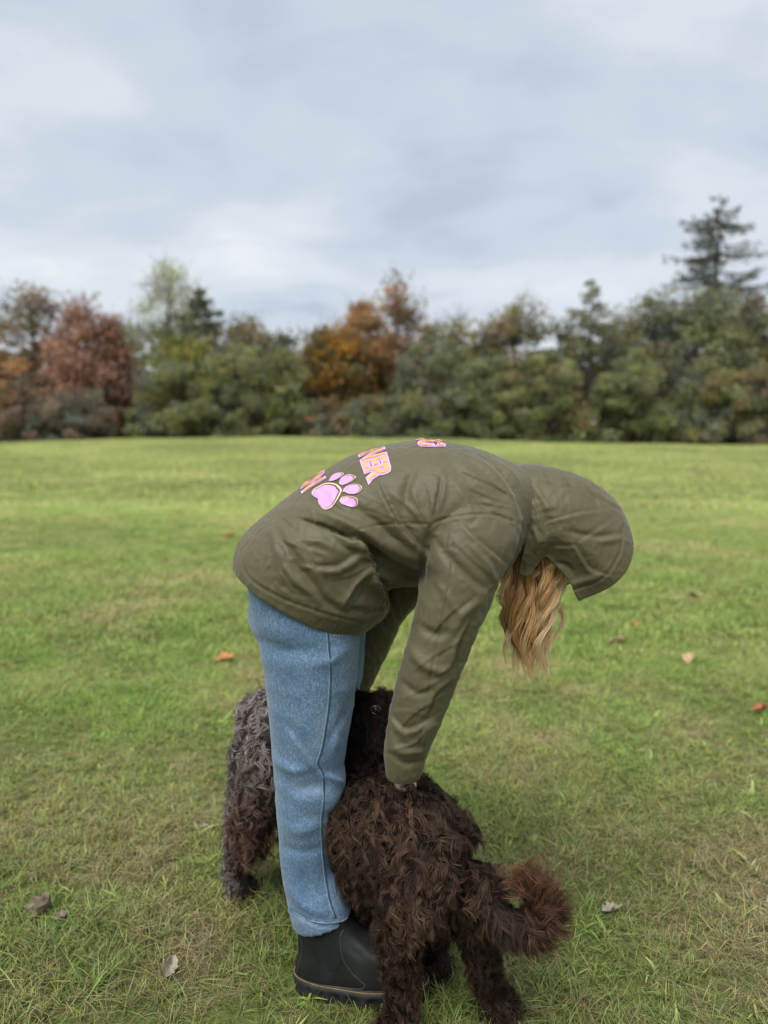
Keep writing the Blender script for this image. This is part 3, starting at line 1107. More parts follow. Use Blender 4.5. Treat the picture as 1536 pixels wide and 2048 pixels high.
def build_person():
    base = ground_pt(640, 2010)
    r = root('person', (float(base[0]), YM, 0.0),
             'person bending over the dogs in an olive hooded jacket, blue jeans and black boots', 'person')

    def part(name, me, mat, parent=r):
        o = obj(name, me, mat)
        if parent is r:
            keep(o, r)
        else:
            o.parent = parent
        return o

    # ---- jacket
    rows = torso_rings(66)
    th = np.linspace(0, 2 * math.pi, 84, endpoint=False)
    rings = [ring_pts(x, th) for x in rows]
    ctr = [q.mean(0) for q in rings]
    inner = [ctr[7] + (rings[7] - ctr[7]) * .86, ctr[3] + (rings[3] - ctr[3]) * .90, ctr[0] + (rings[0] - ctr[0]) * .93]
    G = np.array(inner + rings)
    # the sides hang as loose cloth below the back
    V = G.reshape(-1, 3)
    k = len(G)
    Fq = grid_faces(k, 84)
    V = np.concatenate([V, G[0].mean(0)[None], G[-1].mean(0)[None]])
    j = np.arange(84)
    Ft = np.concatenate([np.stack([np.full(84, len(V) - 2), (j + 1) % 84, j], 1),
                         np.stack([np.full(84, len(V) - 1), (k - 1) * 84 + j, (k - 1) * 84 + (j + 1) % 84], 1)])
    tors = (V, Fq, Ft)
    near = px_tube([(958, 1010, 1.60, .085), (948, 1062, 1.535, .088, .075), (930, 1115, 1.505, .078, .07), (910, 1190, 1.49, .068, .066),
                    (884, 1270, 1.485, .060), (857, 1350, 1.485, .056), (831, 1430, 1.49, .0505),
                    (812, 1500, 1.50, .043), (808, 1540, 1.505, .037), (808, 1552, 1.507, .034)], 40, 32, 2.15)
    far = px_tube([(935, 1030, 1.76, .085), (905, 1090, 1.82, .085, .075), (830, 1140, 1.855, .070), (772, 1205, 1.87, .058), (738, 1280, 1.875, .054),
                   (708, 1350, 1.87, .050), (690, 1395, 1.86, .045)], 30, 28, 2.15)
    me = remesh([tors, near, far], .0068, 6, .5)
    # hollow under the belly where the loose flap hangs clear
    Vv = getv(me); N = getn(me)
    Q = pix(Vv)
    d, _, _ = seg_dist(Q, [(752, 1118), (800, 1142), (838, 1160)])
    sel = (Vv[:, 1] < YM) & (N[:, 1] < .3)
    push = .055 * np.exp(-(d / 26) ** 2) * sel
    Vv[:, 1] += push
    setv(me, Vv)
    # lesser creases between the large folds
    g = np.random.default_rng(12)
    extra = []
    for a, b in (((548, 1086), (566, 1196)), ((550, 1084), (592, 1190)), ((552, 1080), (622, 1176)), ((556, 1076), (652, 1150)), ((560, 1072), (664, 1112)), ((545, 1090), (538, 1180)),
                 ((1036, 1000), (905, 906)), ((1036, 1006), (912, 940)), ((1034, 1012), (925, 972)), ((1030, 1020), (940, 1004)), ((1040, 985), (940, 896)), ((862, 1046), (850, 960)), ((858, 1050), (822, 975)),
                 ((866, 1044), (890, 955)), ((855, 1060), (780, 985)), ((850, 1070), (742, 1020)), ((735, 1100), (650, 1070)), ((740, 1130), (660, 1160)), ((745, 1150), (690, 1230)),
                 ((900, 1070), (985, 1150)), ((890, 1090), (960, 1190)), ((950, 1190), (850, 1290)), ((930, 1280), (820, 1350)), ((910, 1340), (800, 1400)), ((890, 1390), (790, 1470)), ((860, 1450), (780, 1500))):
        a = np.array(a, float); b = np.array(b, float)
        nrm = np.array((-(b - a)[1], (b - a)[0])) * g.normal(0, .06)
        extra.append(([tuple(a), tuple((a + b) / 2 + nrm), tuple(b)], g.uniform(3.2, 4.8), g.uniform(2.8, 5.0), 'r' if g.random() < .5 else 'c'))
    zones = [((520, 760), (1010, 1200), 55, 8), ((640, 850), (930, 1060), 40, 6), ((775, 985), (1080, 1500), 20, 10)]
    for (x0, x1), (y0, y1), ang, cnt in zones:
        for _ in range(cnt):
            cx, cy = g.uniform(x0, x1), g.uniform(y0, y1)
            if y0 > 1070:
                cx = 930 - (cy - 1080) * .28 + g.normal(0, 30)
            a = R(ang + g.normal(0, 28)); L = g.uniform(20, 60)
            b = g.normal(0, .25)
            dx, dy = math.cos(a) * L, math.sin(a) * L
            extra.append(([(cx - dx, cy - dy), (cx - dy * b, cy + dx * b), (cx + dx, cy + dy)], g.uniform(5, 9), g.uniform(1.0, 3.0) * g.choice((-1, 1)), 'c' if g.random() < .7 else 'r'))
    apply_folds(me, [f for f in JFOLDS if f[3] != 's'], YM, gain=1.7, wr=.0)

    def pinw(V):
        Q = pix(V)
        sl = sstep(60, 40, seg_dist(Q, [(930, 1130), (884, 1270), (831, 1430), (810, 1530)])[0])
        top = sstep(150, 60, seg_dist(Q, [(500, 1060), (620, 960), (780, 888), (930, 890), (1040, 935)])[0])
        hem = sstep(40, 10, seg_dist(Q, [(470, 1122), (494, 1170), (560, 1210), (640, 1240), (724, 1262)])[0])
        return np.clip(.14 + .35 * sl + .35 * top + .25 * hem, 0, .8)
    me = cloth_settle(me, .10, .034, 16, .02, .35, pinw)
    me = subdivided(me)
    apply_folds(me, [(p, w * (1 if k == 's' else .55), a, k) for p, w, a, k in JFOLDS if k in 'sc'] + extra, YM, gain=.85, wr=.0003, micro=.0002)
    jk = part('jacket', me, JACKET)
    jb = bvh_of(me)

    # ---- hood
    HS = [((1036, 930), (1044, 1030), (1026, 1136), .098), ((1072, 930), (1072, 1030), (1046, 1139), .104), ((1112, 936), (1096, 1040), (1072, 1103), .108),
          ((1150, 947), (1130, 1050), (1090, 1112), .110), ((1186, 965), (1165, 1070), (1110, 1134), .110),
          ((1218, 991), (1196, 1090), (1124, 1152), .109), ((1240, 1022), (1226, 1116), (1134, 1174), .106), ((1250, 1052), (1246, 1140), (1142, 1187), .100)]
    A = np.array([np.concatenate([P(*a, YM), P(*m, YM), P(*b, YM), [w]]) for a, m, b, w in HS])
    A = catmull(A, 60)
    tt = np.linspace(-1, 1, 110)
    u = np.abs(tt)
    Bz = ((1 - u) ** 2)[:, None, None] * A[None, :, 0:3] + (2 * u * (1 - u))[:, None, None] * A[None, :, 3:6] + (u ** 2)[:, None, None] * A[None, :, 6:9]
    prof = np.clip(1 - (1 - np.minimum(u * 1.75, 1)) ** 2.2, 0, 1) ** .55 * (1 - .28 * sstep(.62, 1, u))
    Bz[..., 1] += -(np.sign(tt) * prof)[:, None] * A[None, :, 9]
    V = Bz.transpose(1, 0, 2).reshape(-1, 3)
    hm = mesh_np('hood', V, grid_faces(60, 110, False))
    N = getn(hm)
    if (N[:, 2].mean()) < 0:
        hm.flip_normals()
    HF = [([(1039, 957), (1088, 968), (1142, 975), (1186, 989), (1236, 1020)], 2.6, 2.4, 's'),
          ([(1082, 932), (1090, 950), (1098, 966)], 5, 4, 'c'), ([(1112, 940), (1128, 958), (1146, 976)], 6, 4, 'c'),
          ([(1148, 948), (1166, 966), (1184, 986)], 6, 4, 'c'), ([(1186, 989), (1192, 1002), (1198, 1014)], 5, 3, 'v'),
          ([(1083, 1020), (1100, 1015), (1112, 1014)], 5, 3, 'r'),
          ([(1090, 1046), (1130, 1034), (1175, 1024), (1236, 1020)], 5, 4.5, 'c'),
          ([(1150, 1090), (1180, 1070), (1210, 1050), (1236, 1032)], 5, 4, 'c'),
          ([(1106, 1092), (1130, 1094), (1146, 1092)], 5, 3.5, 'c'),
          ([(1144, 1084), (1160, 1108), (1180, 1138), (1210, 1150)], 7, 5, 'c'),
          ([(1130, 1060), (1160, 1068), (1200, 1072), (1240, 1066)], 6, 3, 'v'),
          ([(1196, 1084), (1222, 1080), (1246, 1076)], 5, 3, 'r'),
          ([(1046, 961), (1074, 1012), (1090, 1064), (1095, 1090)], 7, 6, 'c'),
          ([(1062, 965), (1092, 1010), (1104, 1040)], 6, 3, 'r'),
          ([(1040, 1010), (1060, 1060), (1050, 1110)], 8, 7, 'v'),
          ([(1062, 1050), (1076, 1080), (1070, 1100)], 5, 5, 'r'),
          ([(1104, 1126), (1130, 1130), (1150, 1150)], 6, 4, 'v'),
          ([(1140, 1170), (1170, 1160), (1200, 1150)], 6, 4, 'r'),
          ([(1246, 1050), (1238, 1108), (1204, 1156), (1146, 1180)], 2.5, 1.8, 's')]
    apply_folds(hm, HF, YM, wr=.001, wscale=26, seed=3, gain=1.3)
    hm = cloth_settle(hm, .3, .03, 16, .02, .3)
    ho = obj('hood', hm, JACKET, jk)
    so = ho.modifiers.new('thickness', 'SOLIDIFY'); so.thickness = .004; so.offset = -1

    # ---- print on the back
    def layer(name, V2, tris, mat, off, parent):
        me = mesh_np(name, V2, tris)
        return obj(name, me, mat, parent)

    def flat_fill(poly, size):
        """triangles of a flat outline, cut small enough to follow the cloth"""
        bm = bmesh.new()
        vs = [bm.verts.new((p[0], p[1], 0)) for p in poly]
        bm.faces.new(vs)
        bmesh.ops.triangulate(bm, faces=bm.faces[:])
        for _ in range(6):
            es = [e for e in bm.edges if e.calc_length() > size]
            if not es: break
            bmesh.ops.subdivide_edges(bm, edges=es, cuts=1)
            bmesh.ops.triangulate(bm, faces=bm.faces[:])
        bm.verts.ensure_lookup_table()
        V2 = np.array([v.co[:2] for v in bm.verts]); Fa = np.array([[v.index for v in f.verts] for f in bm.faces])
        bm.free()
        return V2, Fa

    def on_cloth(V2, Fa, off, name, mat, parent):
        V3 = []
        for p in V2:
            q, n = ray(p[0], p[1], jb)
            V3.append(q + n * off if q is not None else (np.nan,) * 3)
        V3 = np.array(V3)
        ok = ~np.isnan(V3).any(1)
        Fa = Fa[ok[Fa].all(1)]
        V3[~ok] = V3[ok].mean(0)
        return obj(name, mesh_np(name, V3, Fa), mat, parent)

    zs = lambda L: [(590 + a / 7.314, 870 + b / 7.314) for a, b in L]
    pads = [zs([(250, 840), (290, 790), (350, 760), (440, 715), (540, 705), (620, 730), (670, 780), (685, 820), (660, 880), (620, 960), (560, 1040),
                (500, 1085), (430, 1100), (380, 1060), (345, 990), (338, 935), (290, 908), (255, 880)]),
            zs([(495, 680), (540, 610), (600, 565), (670, 552), (718, 570), (690, 615), (620, 660), (550, 685)]),
            zs([(650, 720), (670, 650), (730, 600), (800, 585), (895, 620), (850, 670), (780, 715), (700, 745)]),
            zs([(700, 830), (750, 760), (830, 728), (900, 725), (970, 750), (980, 790), (940, 840), (880, 870), (790, 868)]),
            zs([(655, 965), (690, 915), (770, 898), (850, 905), (910, 940), (925, 990), (900, 1040), (830, 1060), (740, 1035), (680, 1005)])]
    for i, pd in enumerate(pads):
        pd = catmull(np.array(pd + pd[:1]), 48)[:-1]
        c = pd.mean(0)
        nm = 'paw_pad' if i == 0 else 'paw_toe'
        a = flat_fill(pd, 4); o1 = on_cloth(*a, .0016, nm, CREAM, jk)
        a = flat_fill(c + (pd - c) * .90, 4); on_cloth(*a, .0022, 'print_gap', JACKET, o1)
        a = flat_fill(c + (pd - c) * .86 + np.array((-1.1, 1.3)) * (1.6 if i == 0 else 1), 4)
        on_cloth(*a, .0028, 'print_fill', PINK, o1)

    rows_f = torso_rings(400)
    topx = pix(rows_f[:, :3])[:, 0]

    def surf(uv):
        """cloth point: v is the pixel column along the spine, u the distance over the back towards the near side"""
        out = []
        for uu, vx in uv:
            row = rows_f[np.argmin(np.abs(topx - vx))]
            ths = np.linspace(-.9, 1.6, 160)
            q = ring_pts(row, ths)
            L = np.concatenate([[0], np.cumsum(np.linalg.norm(np.diff(q, axis=0), axis=1))])
            L0 = np.interp(0, ths, L)
            p = np.array([np.interp(L0 + uu, L, q[:, k]) for k in range(3)])
            out.append(p)
        return np.array(out)

    def text_mesh(body, size, offset):
        cu = bpy.data.curves.new('t', 'FONT')
        cu.body = body; cu.size = size; cu.offset = offset; cu.fill_mode = 'FRONT'; cu.resolution_u = 4
        cu.space_character = 1.02
        o = bpy.data.objects.new('t', cu); COL.objects.link(o)
        dg = bpy.context.evaluated_depsgraph_get()
        me = bpy.data.meshes.new_from_object(o.evaluated_get(dg))
        bpy.data.objects.remove(o)
        bm = bmesh.new(); bm.from_mesh(me)
        bmesh.ops.triangulate(bm, faces=bm.faces[:])
        for _ in range(4):
            es = [e for e in bm.edges if e.calc_length() > .009]
            if not es: break
            bmesh.ops.subdivide_edges(bm, edges=es, cuts=1)
            bmesh.ops.triangulate(bm, faces=bm.faces[:])
        bm.verts.ensure_lookup_table()
        V2 = np.array([v.co[:2] for v in bm.verts]); Fa = np.array([[v.index for v in f.verts] for f in bm.faces])
        bm.free(); bpy.data.meshes.remove(me)
        return V2, Fa

    def back_word(body, x0, x1, yend, squeeze=1.0):
        """letters across the back between pixel columns x0 (foot) and x1 (head of the letters), ending at pixel row yend"""
        row = rows_f[np.argmin(np.abs(topx - (x0 + x1) / 2))]
        ths = np.linspace(0, 1.6, 300)
        q = ring_pts(row, ths)
        L = np.concatenate([[0], np.cumsum(np.linalg.norm(np.diff(q, axis=0), axis=1))])
        ppy = pix(q)[:, 1]
        uend = L[np.argmax(ppy > yend)]
        hgt = np.linalg.norm(surf([(0, x0)])[0] - surf([(0, x1)])[0])
        size = hgt / .72
        lay = None
        ext = None
        for off_, mat, dz, nm in ((.014, ROSE, .0014, 'back_lettering'), (.008, PINK, .0021, 'letter_shade'), (.0015, ORANGE, .0028, 'letter_fill')):
            V2, Fa = text_mesh(body, size, off_ * size * 6)
            V2[:, 0] *= squeeze
            if ext is None:
                ext = V2[:, 0].max()
            uu = V2[:, 0] - ext + uend
            vx = x0 + V2[:, 1] / (size * .72) * (x1 - x0)
            S3 = surf(np.stack([uu, vx], 1))
            V3 = []
            for p in S3:
                h = jb.find_nearest(Vector(p))
                V3.append(np.array(h[0]) + np.array(h[1]) * dz)
            o = obj(nm, mesh_np(nm, np.array(V3), Fa), mat, jk if lay is None else lay)
            lay = lay or o

    back_word('OG', 836, 882, 894)
    back_word('INER', 722, 766, 962, .92)
    back_word('ON', 610, 650, 972, .9)

    # ---- jeans
    lv = [(1110, 500, 735), (1180, 498, 722), (1265, 515, 719), (1350, 530, 714), (1430, 538, 703), (1500, 544, 690), (1530, 547, 686), (1568, 550, 690),
          (1605, 552, 676), (1680, 558, 667), (1740, 564, 665), (1775, 570, 682), (1808, 578, 698), (1833, 587, 705)]
    rows_l = []
    for py, L_, R_ in lv:
        Yc = 1.60
        a = P(L_, py, Yc); b = P(R_, py, Yc)
        hw = (b[0] - a[0]) / 2
        rows_l.append(((L_ + R_) / 2, py, Yc, hw, min(hw * .98, .098) if py < 1700 else hw * 1.02))
    nleg = px_tube(rows_l, 60, 44, 2.1)
    fleg = (nleg[0] + np.array((.012, .168, 0)), nleg[1], nleg[2])
    pel = tube(np.array([P(640, 1080, YM), P(622, 1130, YM), P(612, 1190, YM), P(612, 1250, YM), P(615, 1290, YM)]),
               np.array([.09, .115, .117, .11, .06]), np.array([.12, .175, .18, .17, .09]), m=44, n=24, pw=2.2)
    me = remesh([nleg, fleg, pel], .0048, 3, .5)
    JF = [([(576, 1455), (612, 1508), (644, 1549)], 8, 5, 'c'), ([(646, 1549), (664, 1556), (684, 1568)], 6, 5, 'r'),
          ([(560, 1560), (600, 1580), (640, 1575), (680, 1590)], 14, 4, 'v'), ([(690, 1440), (672, 1470), (668, 1500)], 8, 4, 'r'),
          ([(700, 1400), (680, 1450), (655, 1490)], 9, 4, 'v'), ([(560, 1640), (600, 1660), (650, 1640)], 14, 3, 'r'),
          ([(600, 1740), (625, 1780), (650, 1800)], 9, 4, 'v'), ([(575, 1770), (610, 1810), (660, 1830)], 9, 4, 'r'),
          ([(665, 1740), (680, 1780), (690, 1800)], 7, 4, 'r'), ([(520, 1260), (560, 1300), (640, 1300)], 14, 3, 'v'),
          ([(700, 1290), (660, 1320), (620, 1330)], 12, 3, 'r'), ([(584, 1822), (640, 1850), (696, 1845)], 2.5, 2.2, 's'),
          ([(560, 1690), (610, 1705), (655, 1690)], 10, 2.5, 'v'), ([(548, 1520), (585, 1540), (620, 1535)], 9, 3, 'r')]
    apply_folds(me, JF, YM, wr=.0022, wscale=13, seed=8, micro=.0004, gain=1.9)
    V = getv(me); Q = pix(V)
    fade = np.zeros(len(V))
    for poly, w, a in (([(580, 1460), (612, 1508), (640, 1545)], 4, .25), ([(600, 1570), (640, 1585), (670, 1580)], 16, .28),
                       ([(615, 1500), (640, 1480), (640, 1440)], 14, .14), ([(588, 1838), (640, 1858), (696, 1852)], 7, .35),
                       ([(655, 1252), (662, 1340), (656, 1438), (636, 1528), (647, 1608), (648, 1730), (674, 1838)], 3, .2)):
        d, _, _ = seg_dist(Q, poly)
        fade = np.maximum(fade, a * np.exp(-(d / w) ** 2))
    fade *= (1 + .6 * vnoise(V * 160, 5))
    at = me.attributes.new('fade', 'FLOAT', 'POINT'); at.data.foreach_set('value', np.clip(fade, 0, .8).astype(np.float32))
    je = part('jeans', me, DENIM)
    jeb = bvh_of(me)

    def trace(name, pxs, bvh, rad, mat, parent, off=.0, n=60, m=6):
        pts = []
        for p in catmull(np.array(pxs, float), n):
            q, nn = ray(p[0], p[1], bvh)
            if q is not None:
                pts.append(q + nn * off)
        pts = np.array(pts)
        pts[1:-1] = (pts[:-2] + pts[1:-1] * 2 + pts[2:]) / 4
        V, q, t = tube(pts, np.full(len(pts), rad), m=m, up=(.2, 1, .3))
        return obj(name, mesh_np(name, V, [q, t]), mat, parent)

    seam = [(655, 1250), (659, 1300), (662, 1345), (660, 1400), (655, 1440), (645, 1499), (636, 1528), (647, 1549), (648, 1608), (644, 1645), (646, 1690), (649, 1730), (658, 1792), (672, 1836)]
    trace('side_seam', seam, jeb, .0015, SEAMBLUE, je, .0)
    trace('side_seam', [(a - 3.5, b) for a, b in seam], jeb, .0008, SEAMLIGHT, je, .0004)
    # turned hem with its puckers
    trace('hem_stitching', [(583, 1818), (610, 1836), (645, 1846), (680, 1843), (695, 1836)], jeb, .0009, SEAMLIGHT, je, .0003)

    # ---- boots
    def boot(xh, yc, rz, side):
        rows_b = [(.036, .000, .270, .046), (.046, -.003, .272, .0485), (.066, .000, .271, .0485), (.086, .003, .262, .047), (.102, .003, .238, .0455), (.118, .004, .190, .0435),
                  (.135, .006, .150, .042), (.155, .012, .124, .041), (.175, .016, .112, .041), (.188, .020, .104, .038), (.196, .024, .098, .034)]
        def outline(x0, x1, hw, m=56, pw=2.25):
            ph = np.linspace(0, 2 * math.pi, m, endpoint=False)
            c, s = np.cos(ph), np.sin(ph)
            c2 = np.sign(c) * np.abs(c) ** (2 / pw); s2 = np.sign(s) * np.abs(s) ** (2 / pw)
            X = (x0 + x1) / 2 + (x1 - x0) / 2 * c2
            long = np.clip(((x1 - x0) - .14) / .12, 0, 1)
            wv = hw * (1 + long * (.10 * np.sin((X / .27 - .15) * 4.2) - .10 * np.exp(-((X - .10) / .05) ** 2)))
            return X, wv * s2
        A = catmull(np.array(rows_b), 40)
        ringsb = []
        for z, a, b, w in A:
            X, Yv = outline(a, b, w * .95)
            ringsb.append(np.stack([X, Yv, np.full_like(X, z)], 1))
        Gb = np.array(ringsb)
        Vb = Gb.reshape(-1, 3)
        kb = len(Gb)
        Vb = np.concatenate([Vb, Gb[0].mean(0)[None], Gb[-1].mean(0)[None]])
        jj = np.arange(56)
        Ftb = np.concatenate([np.stack([np.full(56, len(Vb) - 2), (jj + 1) % 56, jj], 1), np.stack([np.full(56, len(Vb) - 1), (kb - 1) * 56 + jj, (kb - 1) * 56 + (jj + 1) % 56], 1)])
        # leather creases over the instep
        cz = .0022 * np.sin((Vb[:, 0] * .8 + Vb[:, 2]) * 190) * np.exp(-((Vb[:, 0] - .15) / .035) ** 2) * np.exp(-((Vb[:, 2] - .125) / .03) ** 2)
        nb = .0016 * vnoise(Vb * 22, 3 + side)
        Vb = Vb + (cz + nb)[:, None] * norm(Vb - np.array((.1, 0, .1)))
        bo = obj('boot', mesh_np('boot', Vb, [grid_faces(kb, 56), Ftb]), LEATHER)
        bo.matrix_local = Matrix.Translation((xh, yc, 0)) @ Matrix.Rotation(rz, 4, 'Z')
        keep(bo, r)
        # sole with tread
        srows = [(-.012, .006, .268, .046, 0), (-.004, .000, .276, .049, 1), (.012, -.004, .281, .0525, 1), (.026, -.005, .282, .0535, 1), (.031, -.007, .284, .0555, 0), (.0385, -.007, .284, .0555, 0), (.041, -.004, .281, .053, 0)]
        rs = []
        for z, a, b, w, tread in srows:
            X, Yv = outline(a, b, w, 168)
            if tread:
                notch = (np.sin(np.arange(168) / 168 * 2 * math.pi * 26) > .2) * (.0065)
                c = np.array((.14, 0))
                dd = norm(np.stack([X - c[0], Yv], 1))
                X, Yv = X - dd[:, 0] * notch, Yv - dd[:, 1] * notch
            rs.append(np.stack([X, Yv, np.full_like(X, z)], 1))
        Gs = np.array(rs); Vs = Gs.reshape(-1, 3)
        Vs = np.concatenate([Vs, Gs[0].mean(0)[None], Gs[-1].mean(0)[None]])
        ks = len(Gs); jj = np.arange(168)
        Fts = np.concatenate([np.stack([np.full(168, len(Vs) - 2), (jj + 1) % 168, jj], 1), np.stack([np.full(168, len(Vs) - 1), (ks - 1) * 168 + jj, (ks - 1) * 168 + (jj + 1) % 168], 1)])
        so_ = obj('sole', mesh_np('sole', Vs, [grid_faces(ks, 168), Fts], smooth=False), RUBBER, bo)
        # yellow welt stitches
        X, Yv = outline(-.005, .282, .0535, 360)
        Pw = np.stack([X, Yv, np.full_like(X, .0415)], 1)
        segL = np.concatenate([[0], np.cumsum(np.linalg.norm(np.diff(Pw, axis=0), axis=1))])
        pts = []
        for q in np.arange(0, segL[-1], .0056):
            a = np.array([np.interp(q, segL, Pw[:, i]) for i in range(3)]); b = np.array([np.interp(q + .0042, segL, Pw[:, i]) for i in range(3)])
            pts.append(tube(np.array([a, (a + b) / 2 + (0, 0, .0008), b]), np.full(3, .0010), m=5, up=(0, 0, 1)))
        Vw, Fw = joinparts(pts)
        st = obj('welt_stitching', mesh_np('welt_stitching', Vw, Fw), YELLOW, so_)
        st['kind'] = 'stuff'
        # pull loop at the heel
        lp = np.array([(.018, 0, .168), (.000, 0, .180), (-.014, 0, .192), (-.010, 0, .206), (.004, 0, .202), (.018, 0, .190)])
        C2 = catmull(lp, 24)
        V_, q_, t_ = tube(C2, np.full(24, .0016), np.full(24, .010), m=10, up=(0, 1, 0), pw=3)
        loop = obj('pull_loop', mesh_np('pull_loop', V_, [q_, t_]), ELASTIC, bo)
        V_, q_, t_ = tube(C2[6:19] + (C2[6:19] - C2[6:19].mean(0)) * .16, np.full(13, .0008), np.full(13, .0045), m=8, up=(0, 1, 0), pw=3)
        obj('loop_band', mesh_np('loop_band', V_, [q_, t_]), YELLOW, loop)
        return bo

    heel = ground_pt(586, 2000)
    b1 = boot(float(heel[0]) + .004, 1.592, R(-6), 0)
    b2 = boot(float(heel[0]) + .03, 1.795, R(8), 1)
    # elastic gore and stitch lines on the near boot, on the side one sees
    mw = Matrix.Translation((float(heel[0]) + .004, 1.592, 0)) @ Matrix.Rotation(R(-6), 4, 'Z')
    bw = b1.data.copy(); bw.transform(mw)
    bb = bvh_of(bw)
    inv = mw.inverted()
    z4 = lambda L: [(560 + a / 4.267, 1760 + b / 4.267) for a, b in L]

    def on_boot(o):
        o.data.transform(inv); o.parent = b1
        return o
    gore = z4([(290, 430), (300, 560), (330, 660), (380, 730), (440, 770), (500, 740), (520, 660), (505, 560), (500, 430)])
    V2, Fa = flat_fill(catmull(np.array(gore), 40), 5)
    V3, okk = [], []
    for p in V2:
        q, n = ray(p[0], p[1], bb)
        okk.append(q is not None); V3.append(q + n * .0012 if q is not None else (0, 0, 0))
    okk = np.array(okk)
    Fa = Fa[okk[Fa].all(1)]
    if len(Fa):
        on_boot(obj('elastic_panel', mesh_np('elastic_panel', np.array(V3), Fa), ELASTIC))
    for L in ([(545, 425), (512, 480), (520, 600), (550, 700), (620, 800), (690, 865), (725, 900), (690, 930), (560, 920), (340, 893)],
              [(165, 420), (190, 560), (180, 640), (150, 760), (135, 880)]):
        o = trace('seam_stitching', z4(L), bb, .0008, GREYTHREAD, None, .0004)
        on_boot(o)
    bpy.data.meshes.remove(bw)

    # ---- body under the clothes: head, neck, trunk, arms, hands, legs
    parts = []
    add = lambda rows_, n=20, m=20, **k: parts.append(px_tube(rows_, n, m, **k))
    add([(600, 1160, YM, .10, .14), (640, 1090, YM, .10, .14), (720, 1030, YM, .095, .13), (820, 1000, YM, .095, .135), (920, 1005, YM, .095, .14), (985, 1015, YM, .08, .11), (1020, 1022, YM, .055, .06),
         (1060, 1034, YM, .050, .052), (1095, 1050, YM, .055, .055)], 30, 24)
    hd = np.array([P(1085, 1102, YM), P(1105, 1090, YM), P(1140, 1070, YM), P(1180, 1055, YM), P(1212, 1048, YM), P(1228, 1046, YM)])
    parts.append(tube(hd, np.array([.022, .055, .083, .090, .070, .03]), np.array([.022, .050, .066, .072, .06, .03]), m=28, n=20))
    add([(1150, 1130, YM, .010), (1138, 1150, YM, .012), (1128, 1158, YM, .013), (1126, 1146, YM, .009)], 10, 12)       # nose
    add([(1104, 1128, 1.66, .008), (1104, 1133, YM, .011), (1104, 1128, 1.70, .008)], 8, 10, up=(0, 0, 1))               # lips
    add([(950, 1030, 1.58, .055), (915, 1180, 1.49, .045), (880, 1290, 1.487, .040), (830, 1440, 1.495, .033), (812, 1520, 1.505, .026), (808, 1548, 1.51, .024)], 24, 18)
    add([(930, 1040, 1.78, .055), (770, 1210, 1.87, .042), (735, 1290, 1.875, .038), (695, 1390, 1.86, .026), (690, 1412, 1.85, .024)], 22, 18)
    for sh in ((0, 0, 0), (.012, .168, 0)):
        Yc = 1.60
        Cl = np.array([P(612, 1140, Yc), P(616, 1350, Yc), P(618, 1540, Yc), P(612, 1700, Yc), P(648, 1850, Yc), P(648, 1890, Yc)]) + sh
        parts.append(tube(Cl, np.array([.085, .075, .052, .046, .030, .026]), m=20, n=24))

    def hand(px, py, Y, fwd, out):
        """palm and five bent fingers resting on fur; fwd: direction of the fingers, out: away from the palm's back"""
        w = P(px, py, Y)
        f = norm(np.array(fwd, float)); u = np.array(out, float); u = norm(u - f * (u @ f)); s = np.cross(f, u)
        parts.append(tube(np.array([w - f * .02, w + f * .02, w + f * .055, w + f * .085]), np.array([.024, .034, .040, .036]), np.array([.018, .016, .014, .011]), m=16, n=10, up=u))
        for k, (o_, L_) in enumerate(((-.029, .072), (-.010, .082), (.010, .078), (.028, .060))):
            b = w + f * .08 + s * o_
            ptsf = [b - f * .01, b + f * L_ * .4 - u * .004, b + f * L_ * .75 - u * .018, b + f * L_ * .95 - u * .036]
            parts.append(tube(np.array(ptsf), np.array([.0095, .009, .0085, .007]), m=10, n=10, up=u))
        b = w + f * .022 - s * .026
        parts.append(tube(np.array([b, b + f * .03 - s * .022 - u * .006, b + f * .058 - s * .030 - u * .016]), np.array([.013, .0105, .008]), m=10, n=9, up=u))
    hand(807, 1572, 1.545, (-.33, .72, -.75), (0, .5, 1))
    hand(688, 1405, 1.855, (.5, -.25, -.75), (.4, .1, .8))
    me = remesh(parts, .0068, 3, .5)
    body = part('body', me, SKIN)
    for sy in (-.031, .031):
        c = P(1158, 1120, YM + sy)
        bm = bmesh.new(); bmesh.ops.create_uvsphere(bm, u_segments=16, v_segments=10, radius=.0115)
        e = bpy.data.meshes.new('eye'); bm.to_mesh(e); bm.free()
        e.transform(Matrix.Translation(c))
        obj('eye', e, EYEW, body)
    return r


def ribbons(name, PT, wid, C, outw, mat, parent=None, splay=.7):
    """hair: every strand a narrow ribbon (N,K,3) with round-looking normals"""
    N_, K, _ = PT.shape
    T = norm(np.gradient(PT, axis=1))
    S = norm(np.cross(T, outw[:, None, :] + 1e-4))
    wv = (wid[:, None] * np.concatenate([[.8], np.full(K - 3, 1.0), [.75, .15]]))[..., None]
    V = np.stack([PT - S * wv, PT + S * wv], 2).reshape(-1, 3)
    On = norm(np.cross(S, T))
    flip = np.sign((On * outw[:, None, :]).sum(-1, keepdims=True)); flip[flip == 0] = 1
    On = On * flip
    NN = np.stack([norm(On - S * splay), norm(On + S * splay)], 2).reshape(-1, 3)
    i = np.arange(N_)[:, None] * (2 * K) + 2 * np.arange(K - 1)[None]
    Fq = np.stack([i, i + 1, i + 3, i + 2], -1).reshape(-1, 4)
    me = mesh_np(name, V, Fq)
    set_col(me, C.repeat(2, 1).reshape(-1, 3))
    me.normals_split_custom_set_from_vertices(NN.astype(np.float32))
    o = obj(name, me, mat, parent)
    o['kind'] = 'stuff'
    return o


HAIR = attr_mat('hair', .42, .45, trans=.3)
FUR = attr_mat('fur', .55, .2)

person = build_person()


